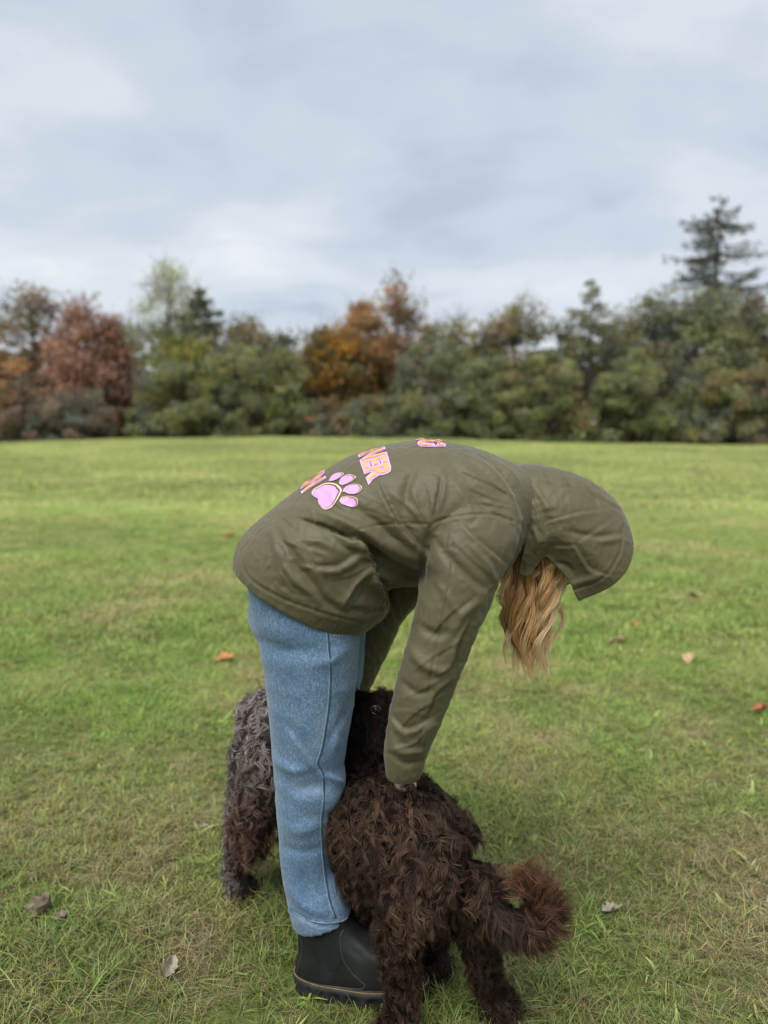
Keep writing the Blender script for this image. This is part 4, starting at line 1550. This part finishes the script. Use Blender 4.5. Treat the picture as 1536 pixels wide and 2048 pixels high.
def build_hair():
    """long wavy blonde hair hanging out of the hood"""
    g = np.random.default_rng(5)
    nl, q, K = 95, 34, 22
    s = np.linspace(0, 1, K)
    a = g.random(nl)
    Yr = g.uniform(1.625, 1.745, nl)
    rx = 1018 + 104 * a + g.normal(0, 3, nl)
    ry = 1072 + 20 * np.abs(a - .5) + g.normal(0, 8, nl)
    # tips: the mass narrows towards the left; a few long wisps on the right
    tx = 1030 + 58 * a ** .9 + g.normal(0, 9, nl)
    ty = 1322 - 120 * np.abs(a - .36) ** 1.2 + g.normal(0, 28, nl)
    wisp = g.random(nl) < .07
    ty[wisp] = g.uniform(1335, 1352, wisp.sum()); tx[wisp] = g.uniform(1050, 1092, wisp.sum())
    # bulge to the left in the middle, as the photograph's outline
    mx = (rx + tx) / 2 + np.where(a < .5, -14, 6) + g.normal(0, 6, nl)
    Y2 = Yr * .6 + 1.67 * .4
    A = np.array([P(x, y, Y) for x, y, Y in zip(rx, ry, Yr)])
    B = np.array([P(x, y, Y) for x, y, Y in zip(mx, (ry + ty) / 2, Yr)])
    Cc = np.array([P(x, y, Y) for x, y, Y in zip(tx, ty, Y2)])
    gd = ((1 - s) ** 2)[None, :, None] * A[:, None] + (2 * s * (1 - s))[None, :, None] * (2 * B - (A + Cc) / 2)[:, None] + (s ** 2)[None, :, None] * Cc[:, None]
    ph = g.uniform(0, 6.28, nl); fr = g.uniform(8, 15, nl); am = g.uniform(.006, .019, nl)
    wob = np.sin(fr[:, None] * s[None] + ph[:, None]) * am[:, None] * sstep(.1, .6, s)[None]
    wob2 = np.cos(fr[:, None] * s[None] * .9 + ph[:, None]) * am[:, None] * sstep(.1, .6, s)[None]
    gd[..., 0] += wob; gd[..., 1] += wob2
    off = norm(g.normal(size=(nl, q, 3))) * (g.random((nl, q, 1)) ** .5) * .011
    spread = (1 - .45 * s ** .8)[None, None, :, None] + (g.normal(0, .65, (nl, q, 1, 1)) * (s ** 2)[None, None, :, None])
    PT = gd[:, None] + off[:, :, None] * spread
    PT[..., 0] += np.sin(s[None, None] * g.uniform(8, 22, (nl, q, 1)) + g.uniform(0, 6, (nl, q, 1))) * .0022 * s
    L = 1.06 - .58 * g.random((nl, q, 1)) ** 1.5
    # trim the strands to different lengths
    idx = (s[None, None] * L * (K - 1))
    i0 = np.clip(idx.astype(int), 0, K - 2); f = (idx - i0)[..., None]
    ii = np.arange(nl)[:, None, None]; jj = np.arange(q)[None, :, None]
    PT = PT[ii, jj, i0] * (1 - f) + PT[ii, jj, i0 + 1] * f
    PT = PT.reshape(-1, K, 3)
    dark = np.array((.30, .14, .055)); gold = np.array((.72, .42, .17)); pale = np.array((.88, .70, .44))
    lk_ = np.clip(.22 + .62 * np.abs(a - .38) * 2 + g.normal(0, .28, nl), 0, 1)[:, None, None]
    w = np.clip(s[None, None] * .75 + lk_ * .75 - .28 + g.normal(0, .10, (nl, q, 1)), 0, 1)
    w = np.broadcast_to(w, (nl, q, K)).reshape(-1, K)[..., None]
    C = np.where(w < .5, dark + (gold - dark) * w * 2, gold + (pale - gold) * (w * 2 - 1))
    outw = norm(np.stack([g.normal(0, .5, nl * q), -np.ones(nl * q), g.normal(0, .2, nl * q)], 1))
    o = ribbons('hair', PT, np.full(len(PT), .00055), C, outw, HAIR)
    keep(o, person)


build_hair()

# ------------------------------------------------------------------ dogs
FURSKIN = {}


def sample_surface(me, n, g):
    V = getv(me); me.calc_loop_triangles()
    T = np.empty(len(me.loop_triangles) * 3, np.int32); me.loop_triangles.foreach_get('vertices', T); T = T.reshape(-1, 3)
    N = getn(me)
    a, b, c = V[T[:, 0]], V[T[:, 1]], V[T[:, 2]]
    ar = np.linalg.norm(np.cross(b - a, c - a), axis=1)
    k = g.choice(len(T), n, p=ar / ar.sum())
    u = g.random(n); v = g.random(n); sw = u + v > 1; u[sw] = 1 - u[sw]; v[sw] = 1 - v[sw]
    w = 1 - u - v
    Pn = a[k] * w[:, None] + b[k] * u[:, None] + c[k] * v[:, None]
    Nn = norm(N[T[k, 0]] * w[:, None] + N[T[k, 1]] * u[:, None] + N[T[k, 2]] * v[:, None])
    return Pn, Nn


def fur(me, name, nl, q, K, length, flow, colour, seed, curl=.006, turns=1.1, lockr=.008, wid=.0006, keepfn=None, lift=.5, clump=.75, tight=None):
    g = np.random.default_rng(seed)
    Pn, Nn = sample_surface(me, nl, g)
    if keepfn is not None:
        k = keepfn(Pn); Pn, Nn = Pn[k], Nn[k]
    nl = len(Pn)
    Ln = length(Pn) * g.uniform(.7, 1.25, nl)
    fl = flow(Pn, Nn)
    fl = norm(fl - Nn * (fl * Nn).sum(1, keepdims=True) + g.normal(0, .22, (nl, 3)))
    # locks of one neighbourhood lean the same way
    lean = np.stack([vnoise(Pn * 17, 51), vnoise(Pn * 17, 52), vnoise(Pn * 17, 53)], 1)
    d = norm(Nn * lift + fl + .6 * lean)
    s = np.linspace(0, 1, K)
    gd = [Pn - Nn * .002]
    down = np.array((0, 0, -1.))
    for k in range(1, K):
        dd = norm(d * (1 - .55 * s[k]) + fl * .7 * s[k] + down * .55 * s[k] - Nn * .25 * s[k])
        gd.append(gd[-1] + dd * (Ln / (K - 1))[:, None])
    gd = np.stack(gd, 1)
    e1 = norm(np.cross(d, Nn + .01)); e2 = norm(np.cross(d, e1))
    ph = g.uniform(0, 6.28, nl); tn = turns * g.uniform(.7, 1.4, nl) * 6.28 * np.where(g.random(nl) < .5, -1, 1)
    am = curl * g.uniform(.5, 1.4, nl) * np.clip(Ln / .045, .5, 1.5)
    ang = ph[:, None] + tn[:, None] * s[None]
    amp = am[:, None] * sstep(0, .5, s)[None]
    gd = gd + e1[:, None] * (amp * (np.cos(ang) - np.cos(ph)[:, None] * .6))[..., None] + e2[:, None] * (amp * (np.sin(ang) - np.sin(ph)[:, None] * .6))[..., None]
    off = g.normal(size=(nl, q, 3)); off -= Nn[:, None] * (off * Nn[:, None]).sum(-1, keepdims=True)
    off = norm(off) * np.sqrt(g.random((nl, q, 1))) * lockr
    fall = (1 - clump * sstep(.05, .8, s))[None, None, :, None] * np.ones((nl, q, 1, 1))
    stray = g.normal(0, .0035, (nl, q, 1, 3)) * (s ** 1.5)[None, None, :, None]
    PT = gd[:, None] + off[:, :, None] * fall + stray
    Cb = colour(Pn, Nn)                               # colour of each lock
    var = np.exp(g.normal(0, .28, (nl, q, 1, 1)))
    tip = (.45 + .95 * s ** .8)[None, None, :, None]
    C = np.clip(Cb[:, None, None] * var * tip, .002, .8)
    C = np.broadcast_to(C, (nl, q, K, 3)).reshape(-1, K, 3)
    outw = np.repeat(norm(Nn + g.normal(0, .25, (nl, 3))), q, 0)
    PT = PT.reshape(-1, K, 3)
    outw = norm(outw + g.normal(0, .35, outw.shape))
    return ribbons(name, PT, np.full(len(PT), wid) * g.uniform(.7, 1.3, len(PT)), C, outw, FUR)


def sphere_mesh(name, c, r, seg=18, scale=(1, 1, 1)):
    bm = bmesh.new(); bmesh.ops.create_uvsphere(bm, u_segments=seg, v_segments=seg // 2 + 2, radius=r)
    me = bpy.data.meshes.new(name); bm.to_mesh(me); bm.free()
    me.transform(Matrix.Translation(Vector(c)) @ Matrix.Diagonal((*scale, 1)))
    me.polygons.foreach_set('use_smooth', np.ones(len(me.polygons), bool))
    return me


DOGSKIN = simple_mat('brown_underfur', (.009, .0055, .004), .9, .5, 60, .05)
GREYSKIN = simple_mat('grey_brown_underfur', (.03, .024, .021), .9, .5, 60, .05)
NOSE = simple_mat('black_nose', (.008, .008, .008), .3, .3, 60, .5, .2, 200)


def gp(px, py, z=.0):
    q = ground_pt(px, py); q[2] += z
    return q


def leg(rows, foot, r_end, m=18, toe=(0, .05, 0)):
    """leg of pixel joints (px, py, Y, radius) ending in a paw on the ground"""
    C = [P(a, b, Y) for a, b, Y, _ in rows] + [foot + (0, 0, .055), foot + (0, 0, .022)]
    ra = [r_[3] for r_ in rows] + [r_end, r_end * 1.15]
    t = tube(np.array(C), np.array(ra), m=m, n=22, up=(0, 1, .2))
    toe = np.array(toe)
    paw = tube(np.array([foot - toe * .5 + (0, 0, .018), foot + (0, 0, .024), foot + toe * .8 + (0, 0, .022), foot + toe * 1.25 + (0, 0, .014)]),
               np.array([.018, r_end * 1.15, r_end * 1.12, .012]), np.array([.015, .026, .024, .010]), m=16, n=12, up=(0, 0, 1))
    return [t, paw]


def build_near_dog():
    c0 = gp(880, 2000)
    r = root('dog', (float(c0[0]), float(c0[1]), 0.0), 'dark brown wavy-haired dog with black head and reddish tail tip, in front of the boots', 'dog')
    parts = []
    A = lambda rows_, n=30, m=26, **k: parts.append(px_tube(rows_, n, m, **k))
    A([(922, 1745, 1.455, .05), (897, 1735, 1.465, .082), (856, 1696, 1.495, .094, .10), (802, 1668, 1.55, .108, .112), (762, 1648, 1.60, .110), (735, 1620, 1.655, .095), (738, 1560, 1.69, .070),
       (748, 1500, 1.705, .060), (752, 1450, 1.71, .060)], 40)
    # belly and chest depth
    A([(850, 1725, 1.50, .07), (795, 1715, 1.56, .085), (745, 1708, 1.62, .085), (718, 1680, 1.66, .065)], 20)
    hind_l = gp(797, 2092); hind_r = gp(1006, 2050)
    parts += leg([(862, 1730, 1.45, .072), (822, 1805, 1.415, .054), (800, 1880, 1.405, .038), (803, 1960, 1.425, .031)], hind_l, .030, toe=(-.02, .045, 0))
    parts += leg([(930, 1760, 1.465, .068), (950, 1835, 1.475, .048), (962, 1900, 1.49, .034), (978, 1965, 1.51, .029)], hind_r, .028, toe=(-.02, .045, 0))
    fr = gp(866, 1960)
    parts += leg([(835, 1715, 1.60, .065), (848, 1800, 1.62, .044), (858, 1870, 1.645, .035)], fr, .030, toe=(-.02, .045, 0))
    fl_ = gp(742, 1928)
    parts += leg([(725, 1715, 1.655, .06), (728, 1800, 1.67, .042), (736, 1860, 1.685, .034)], fl_, .030, toe=(-.02, .045, 0))
    tail = [(940, 1742, 1.43, .028), (968, 1790, 1.405, .021), (1000, 1824, 1.39, .018), (1040, 1842, 1.385, .018), (1070, 1828, 1.385, .020), (1076, 1800, 1.39, .016), (1068, 1776, 1.395, .010)]
    A(tail, 30, 14)
    A([(1030, 1838, 1.387, .014), (1060, 1850, 1.38, .015), (1080, 1848, 1.378, .009)], 10, 12)
    # head raised to the owner: skull, muzzle towards the jeans, hanging ear
    A([(775, 1478, 1.715, .045), (755, 1442, 1.71, .066), (738, 1428, 1.71, .060), (722, 1414, 1.715, .040), (708, 1402, 1.72, .030), (698, 1394, 1.725, .022)], 24, 22)
    A([(766, 1448, 1.655, .030, .016), (762, 1480, 1.645, .036, .014), (752, 1512, 1.65, .030, .012), (744, 1530, 1.655, .014, .008)], 16, 16)
    A([(752, 1420, 1.70, .035), (764, 1402, 1.695, .028), (770, 1390, 1.69, .015)], 10, 14)
    me = remesh(parts, .0075, 6, .5)
    bd = obj('body', me, DOGSKIN); keep(bd, r)
    eye_px = (751, 1419)
    bv = bvh_of(me)
    e, en = ray(*eye_px, bv)
    if e is None:
        e, en = P(*eye_px, 1.65), np.array((0, -1, 0))
    ec = e + en * .001
    ew = obj('eye', sphere_mesh('eye', ec, .0105), EYEW); keep(ew, r)
    look = norm(np.array((.45, -.95, .45)))
    pu = sphere_mesh('iris', ec + look * .0030, .0098); keep(obj('iris', pu, EYEB), r)
    # lids: dark rims that leave only the lower white in view
    V_, q_, t_ = tube(np.array([ec + norm(np.array((math.cos(t), -.75, math.sin(t)))) * .0112 for t in np.linspace(-.6, math.pi + .3, 14)]), np.full(14, .0046), m=8, up=(0, 1, 0))
    keep(obj('eyelid', mesh_np('eyelid', V_, [q_, t_]), NOSE), r)
    nz = sphere_mesh('nose', P(696, 1393, 1.725), .019, scale=(1, 1.15, .9)); keep(obj('nose', nz, NOSE), r)
    tailp = catmull(np.array([P(a, b, c) for a, b, c, _ in tail]), 40)
    tailt = norm(np.gradient(tailp, axis=0))
    headc = P(745, 1440, 1.71)

    def taild(Pn):
        dm = np.full(len(Pn), 9.); run = np.zeros(len(Pn))
        for k in range(len(tailp)):
            dk = np.linalg.norm(Pn - tailp[k], axis=1)
            u = dk < dm; dm[u] = dk[u]; run[u] = k / (len(tailp) - 1)
        return dm, run

    def length(Pn):
        Q = pix(Pn)
        L = np.full(len(Pn), .042)
        legs = sstep(1820, 1890, Q[:, 1]) * (Q[:, 0] < 1100)
        L = L * (1 - legs) + .027 * legs
        hd = np.exp(-(np.linalg.norm(Pn - headc, axis=1) / .11) ** 4)
        L = L * (1 - hd) + .024 * hd
        dm, run = taild(Pn)
        t = (dm < .045) & (run > .15)
        L[t] = .046 + .010 * run[t]
        return L

    def flow(Pn, Nn):
        f = np.tile(np.array((.25, -.45, -.75)), (len(Pn), 1))
        dm, run = taild(Pn)
        t = (dm < .045) & (run > .15)
        kk = (run[t] * 39).astype(int)
        f[t] = tailt[kk] + np.array((0, 0, -.25)) * (1 - run[t])[:, None]
        hd = np.linalg.norm(Pn - headc, axis=1) < .10
        f[hd] = np.array((.45, -.1, -.9))
        tf = np.linalg.norm(Pn - P(766, 1392, 1.69), axis=1) < .030
        f[tf] = np.array((-.15, -.1, 1.0))
        return f

    def colour(Pn, Nn):
        g = np.random.default_rng(4)
        base = np.array((.024, .0140, .0098)); warm = np.array((.088, .049, .030)); black = np.array((.0042, .0037, .0035))
        w = np.clip(.28 + .5 * vnoise(Pn * 16, 61) + g.normal(0, .22, len(Pn)), 0, 1)[:, None]
        c = base * (1 - w) + warm * w
        hd = np.exp(-(np.linalg.norm(Pn - headc, axis=1) / .125) ** 6)[:, None]
        c = c * (1 - hd) + black * hd
        tuft = np.exp(-(np.linalg.norm(Pn - P(768, 1385, 1.69), axis=1) / .03) ** 2)[:, None]
        c = c * (1 - tuft) + np.array((.05, .028, .02)) * tuft
        dm, run = taild(Pn)
        t = ((dm < .045) * sstep(.3, 1.0, run) * .85)[:, None]
        c = c * (1 - t) + np.array((.095, .043, .023)) * t
        return c

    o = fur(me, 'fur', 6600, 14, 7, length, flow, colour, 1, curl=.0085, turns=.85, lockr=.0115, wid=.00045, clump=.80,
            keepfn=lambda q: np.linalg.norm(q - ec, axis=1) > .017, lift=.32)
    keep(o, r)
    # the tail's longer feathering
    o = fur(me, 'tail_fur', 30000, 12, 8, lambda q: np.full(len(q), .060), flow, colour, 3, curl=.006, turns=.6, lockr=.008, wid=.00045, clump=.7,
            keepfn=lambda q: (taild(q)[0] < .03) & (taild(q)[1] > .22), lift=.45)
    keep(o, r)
    return r


def build_far_dog():
    c0 = gp(560, 1790)
    r = root('dog', (float(c0[0]), float(c0[1]), 0.0), 'silver-grey and brown curly-haired dog half hidden behind the blue jeans, tail hanging', 'dog')
    parts = []
    A = lambda rows_, n=30, m=26, **k: parts.append(px_tube(rows_, n, m, **k))
    A([(520, 1488, 1.905, .072), (540, 1466, 1.93, .102), (575, 1454, 1.99, .108), (620, 1452, 2.06, .112), (655, 1455, 2.14, .10), (670, 1425, 2.20, .075), (665, 1395, 2.24, .062)], 36)
    A([(665, 1400, 2.22, .045), (650, 1385, 2.25, .066), (635, 1392, 2.28, .055), (622, 1404, 2.31, .036), (612, 1412, 2.335, .026)], 20, 20)
    A([(530, 1470, 1.915, .07), (512, 1525, 1.90, .062), (505, 1580, 1.89, .055)], 12)
    parts += leg([(530, 1530, 1.915, .088), (500, 1635, 1.885, .056), (478, 1700, 1.905, .036), (470, 1750, 1.92, .028)], gp(474, 1800), .026, toe=(.03, .04, 0))
    parts += leg([(590, 1555, 1.99, .07), (598, 1635, 1.985, .052), (592, 1700, 2.0, .034)], gp(600, 1775), .026, toe=(.03, .04, 0))
    parts += leg([(640, 1530, 2.12, .06), (640, 1610, 2.13, .042), (640, 1670, 2.14, .032)], gp(640, 1735), .026, toe=(.03, .04, 0))
    parts += leg([(640, 1530, 2.20, .06), (650, 1610, 2.22, .042), (650, 1660, 2.24, .032)], gp(655, 1705), .026, toe=(.03, .04, 0))
    tail = [(530, 1478, 1.85, .036), (520, 1530, 1.80, .036), (512, 1585, 1.775, .036), (506, 1635, 1.77, .036), (502, 1680, 1.77, .028)]
    A(tail, 22, 14)
    me = remesh(parts, .0075, 6, .5)
    bd = obj('body', me, GREYSKIN); keep(bd, r)
    keep(obj('nose', sphere_mesh('nose', P(610, 1412, 2.345), .016), NOSE), r)
    for dx in (-.03, .03):
        keep(obj('eye', sphere_mesh('eye', P(634, 1374, 2.27) + np.array((.7 * dx, .7 * dx, .0)), .011), EYEB), r)
    tailp = np.array([P(a, b, c) for a, b, c, _ in tail])

    def taild(Pn):
        dm = np.full(len(Pn), 9.); run = np.zeros(len(Pn))
        for k in range(len(tailp)):
            dk = np.linalg.norm(Pn - tailp[k], axis=1)
            u = dk < dm; dm[u] = dk[u]; run[u] = k / (len(tailp) - 1)
        return dm, run

    def length(Pn):
        Q = pix(Pn)
        L = np.full(len(Pn), .032)
        lg = sstep(1640, 1700, Q[:, 1]); L = L * (1 - lg) + .022 * lg
        dm, run = taild(Pn); t = (dm < .05) & (run > .2)
        L[t] = .04 + .035 * run[t]
        return L

    def flow(Pn, Nn):
        f = np.tile(np.array((-.45, -.35, -.6)), (len(Pn), 1))
        dm, run = taild(Pn); t = (dm < .05)
        f[t] = np.array((0, -.1, -1))
        return f

    def colour(Pn, Nn):
        g = np.random.default_rng(6)
        silver = np.array((.23, .195, .185)); mid = np.array((.085, .066, .056)); brown = np.array((.036, .025, .020)); red = np.array((.088, .049, .034))
        Q = pix(Pn)
        top = sstep(1730, 1390, Q[:, 1] + 50 * vnoise(Pn * 12, 71) + g.normal(0, 26, len(Pn)))[:, None]
        left = (sstep(500, 462, Q[:, 0]) * .75)[:, None]
        t = np.maximum(top, left)
        c = brown * (1 - np.clip(t * 2, 0, 1)) + mid * np.clip(t * 2, 0, 1)
        u = np.clip(t * 2 - 1, 0, 1); c = c * (1 - u) + silver * u
        dm, run = taild(Pn)
        w = ((dm < .05) * sstep(.15, .75, run))[:, None]
        c = c * (1 - w) + red * w
        return c

    o = fur(me, 'fur', 3700, 10, 8, length, flow, colour, 2, curl=.0075, turns=1.4, lockr=.0095, wid=.0006, lift=.6, clump=.8)
    keep(o, r)
    return r


build_near_dog()
build_far_dog()


# ------------------------------------------------------------------ fallen leaves
def leaf_mat(name, col):
    return simple_mat(name, col, .7, .35, 60, .3, .3, 150)


LM = {'tan': leaf_mat('tan_leaf', (.42, .30, .18)), 'red': leaf_mat('red_brown_leaf', (.30, .10, .045)), 'grey': leaf_mat('grey_brown_leaf', (.17, .13, .10)),
      'pale': leaf_mat('pale_leaf', (.27, .24, .18)), 'orange': leaf_mat('orange_leaf', (.40, .17, .06)), 'dark': leaf_mat('dark_brown_leaf', (.09, .055, .035))}


def fallen_leaf(px, py, size, mat, seed, curl, label, pitch=.2, lobes=0, yaw=None):
    """leaf blade as a curled sheet with a midrib and stalk, lying on the grass"""
    g = np.random.default_rng(seed)
    p = ground_pt(px, py)
    n, m = 15, 9
    u = np.linspace(0, 1, n); v = np.linspace(-1, 1, m)
    w = np.sin(np.clip(u * .97 + .015, 0, 1) * math.pi) ** .7 * (1 - .25 * u) * .36
    w = w * (1 + .16 * np.sin(u * math.pi * 7 + seed) + .08 * np.sin(u * 31))
    X = np.repeat(u[:, None] - .5, m, 1); Yv = w[:, None] * v[None]
    Z = .05 * np.sin(X * 9 + seed * 2) * np.cos(Yv * 14 + seed) + curl * (Yv ** 2) * 3.2 + .35 * curl * (X ** 2) * 1.4 + .03 * np.abs(v)[None] ** .5 + .025 * np.sin(X * 17 + Yv * 11 + seed)
    V = np.stack([X, Yv, Z], -1).reshape(-1, 3) * size
    me = mesh_np('leaf_blade', V, grid_faces(n, m, False))
    o = obj('fallen_leaf', None, loc=(p[0], p[1], p[2] + .012 + size * .16))
    bl = obj('leaf_blade', me, LM[mat], o)
    s = bl.modifiers.new('thickness', 'SOLIDIFY'); s.thickness = .0006
    st = np.array([(-.5, 0, .01), (-.62, .02, .0), (-.76, .07, .015)]) * size
    V_, q_, t_ = tube(catmull(st, 8), np.linspace(.0012, .0008, 8), m=6, up=(0, 0, 1))
    obj('stalk', mesh_np('stalk', V_, [q_, t_]), LM[mat], o)
    o.rotation_euler = (g.normal(0, .25), pitch, g.uniform(0, 6.28) if yaw is None else yaw)
    tag(o, label, 'leaf', 'leaves fallen on the grass')


fallen_leaf(94, 1840, .082, 'grey', 1, 1.3, 'large curled grey-brown leaf standing up in long grass', pitch=-1.0, yaw=.4)
fallen_leaf(126, 1852, .045, 'grey', 2, .9, 'small grey-brown leaf beside the large curled one', pitch=-.5, yaw=.2)
fallen_leaf(340, 1950, .048, 'pale', 3, 1.0, 'pale grey crumpled leaf in the dry grass away from boots', pitch=-.5, yaw=1.3)
fallen_leaf(1224, 1838, .055, 'pale', 4, .8, 'pale cream curled leaf lying on brown thatch beside the dog tail', pitch=-.2, yaw=.2)
fallen_leaf(412, 1668, .04, 'pale', 5, .6, 'small pale leaf near the grey dog tail', yaw=.5)
fallen_leaf(450, 1328, .10, 'orange', 6, .5, 'orange-brown leaf on the grass behind the grey dog', pitch=-.3, yaw=.1)
fallen_leaf(458, 1078, .13, 'red', 7, .5, 'red-brown leaf far out on the field behind the jacket hem', pitch=-.3, yaw=.7)
fallen_leaf(1236, 1295, .115, 'tan', 8, .6, 'broad tan leaf on the grass past the blonde hair', pitch=-.2, yaw=.1)
fallen_leaf(1378, 1330, .09, 'tan', 9, .9, 'curled tan leaf next to the broad tan one', pitch=-.4, yaw=1.2)
fallen_leaf(1524, 1430, .08, 'red', 10, .7, 'dark red leaf beside the bare earth patch', pitch=-.3, yaw=.2)
fallen_leaf(1270, 1256, .07, 'orange', 11, .5, 'small orange leaf beyond the broad tan leaf', pitch=-.2, yaw=2.2)
fallen_leaf(42, 1030, .12, 'red', 12, .5, 'faint reddish leaf far away near the field crest', yaw=1.0)
fallen_leaf(1386, 1200, .09, 'dark', 13, .5, 'dark brown leaf lying between tan leaf and far grass', yaw=1.6)

FOOT_CLEAR = []
_h = ground_pt(586, 2000)
for k in range(6):
    FOOT_CLEAR.append((float(_h[0]) + .02 + k * .045, 1.63 - k * .010, .05, .050))
    FOOT_CLEAR.append((float(_h[0]) + .05 + k * .045, 1.797 + k * .006, .05, .048))
for a, b in ((797, 2092), (1006, 2050), (866, 1960), (742, 1928), (474, 1800)):
    q = ground_pt(a, b)
    FOOT_CLEAR.append((float(q[0]), float(q[1]), .03, .03))
build_grass()
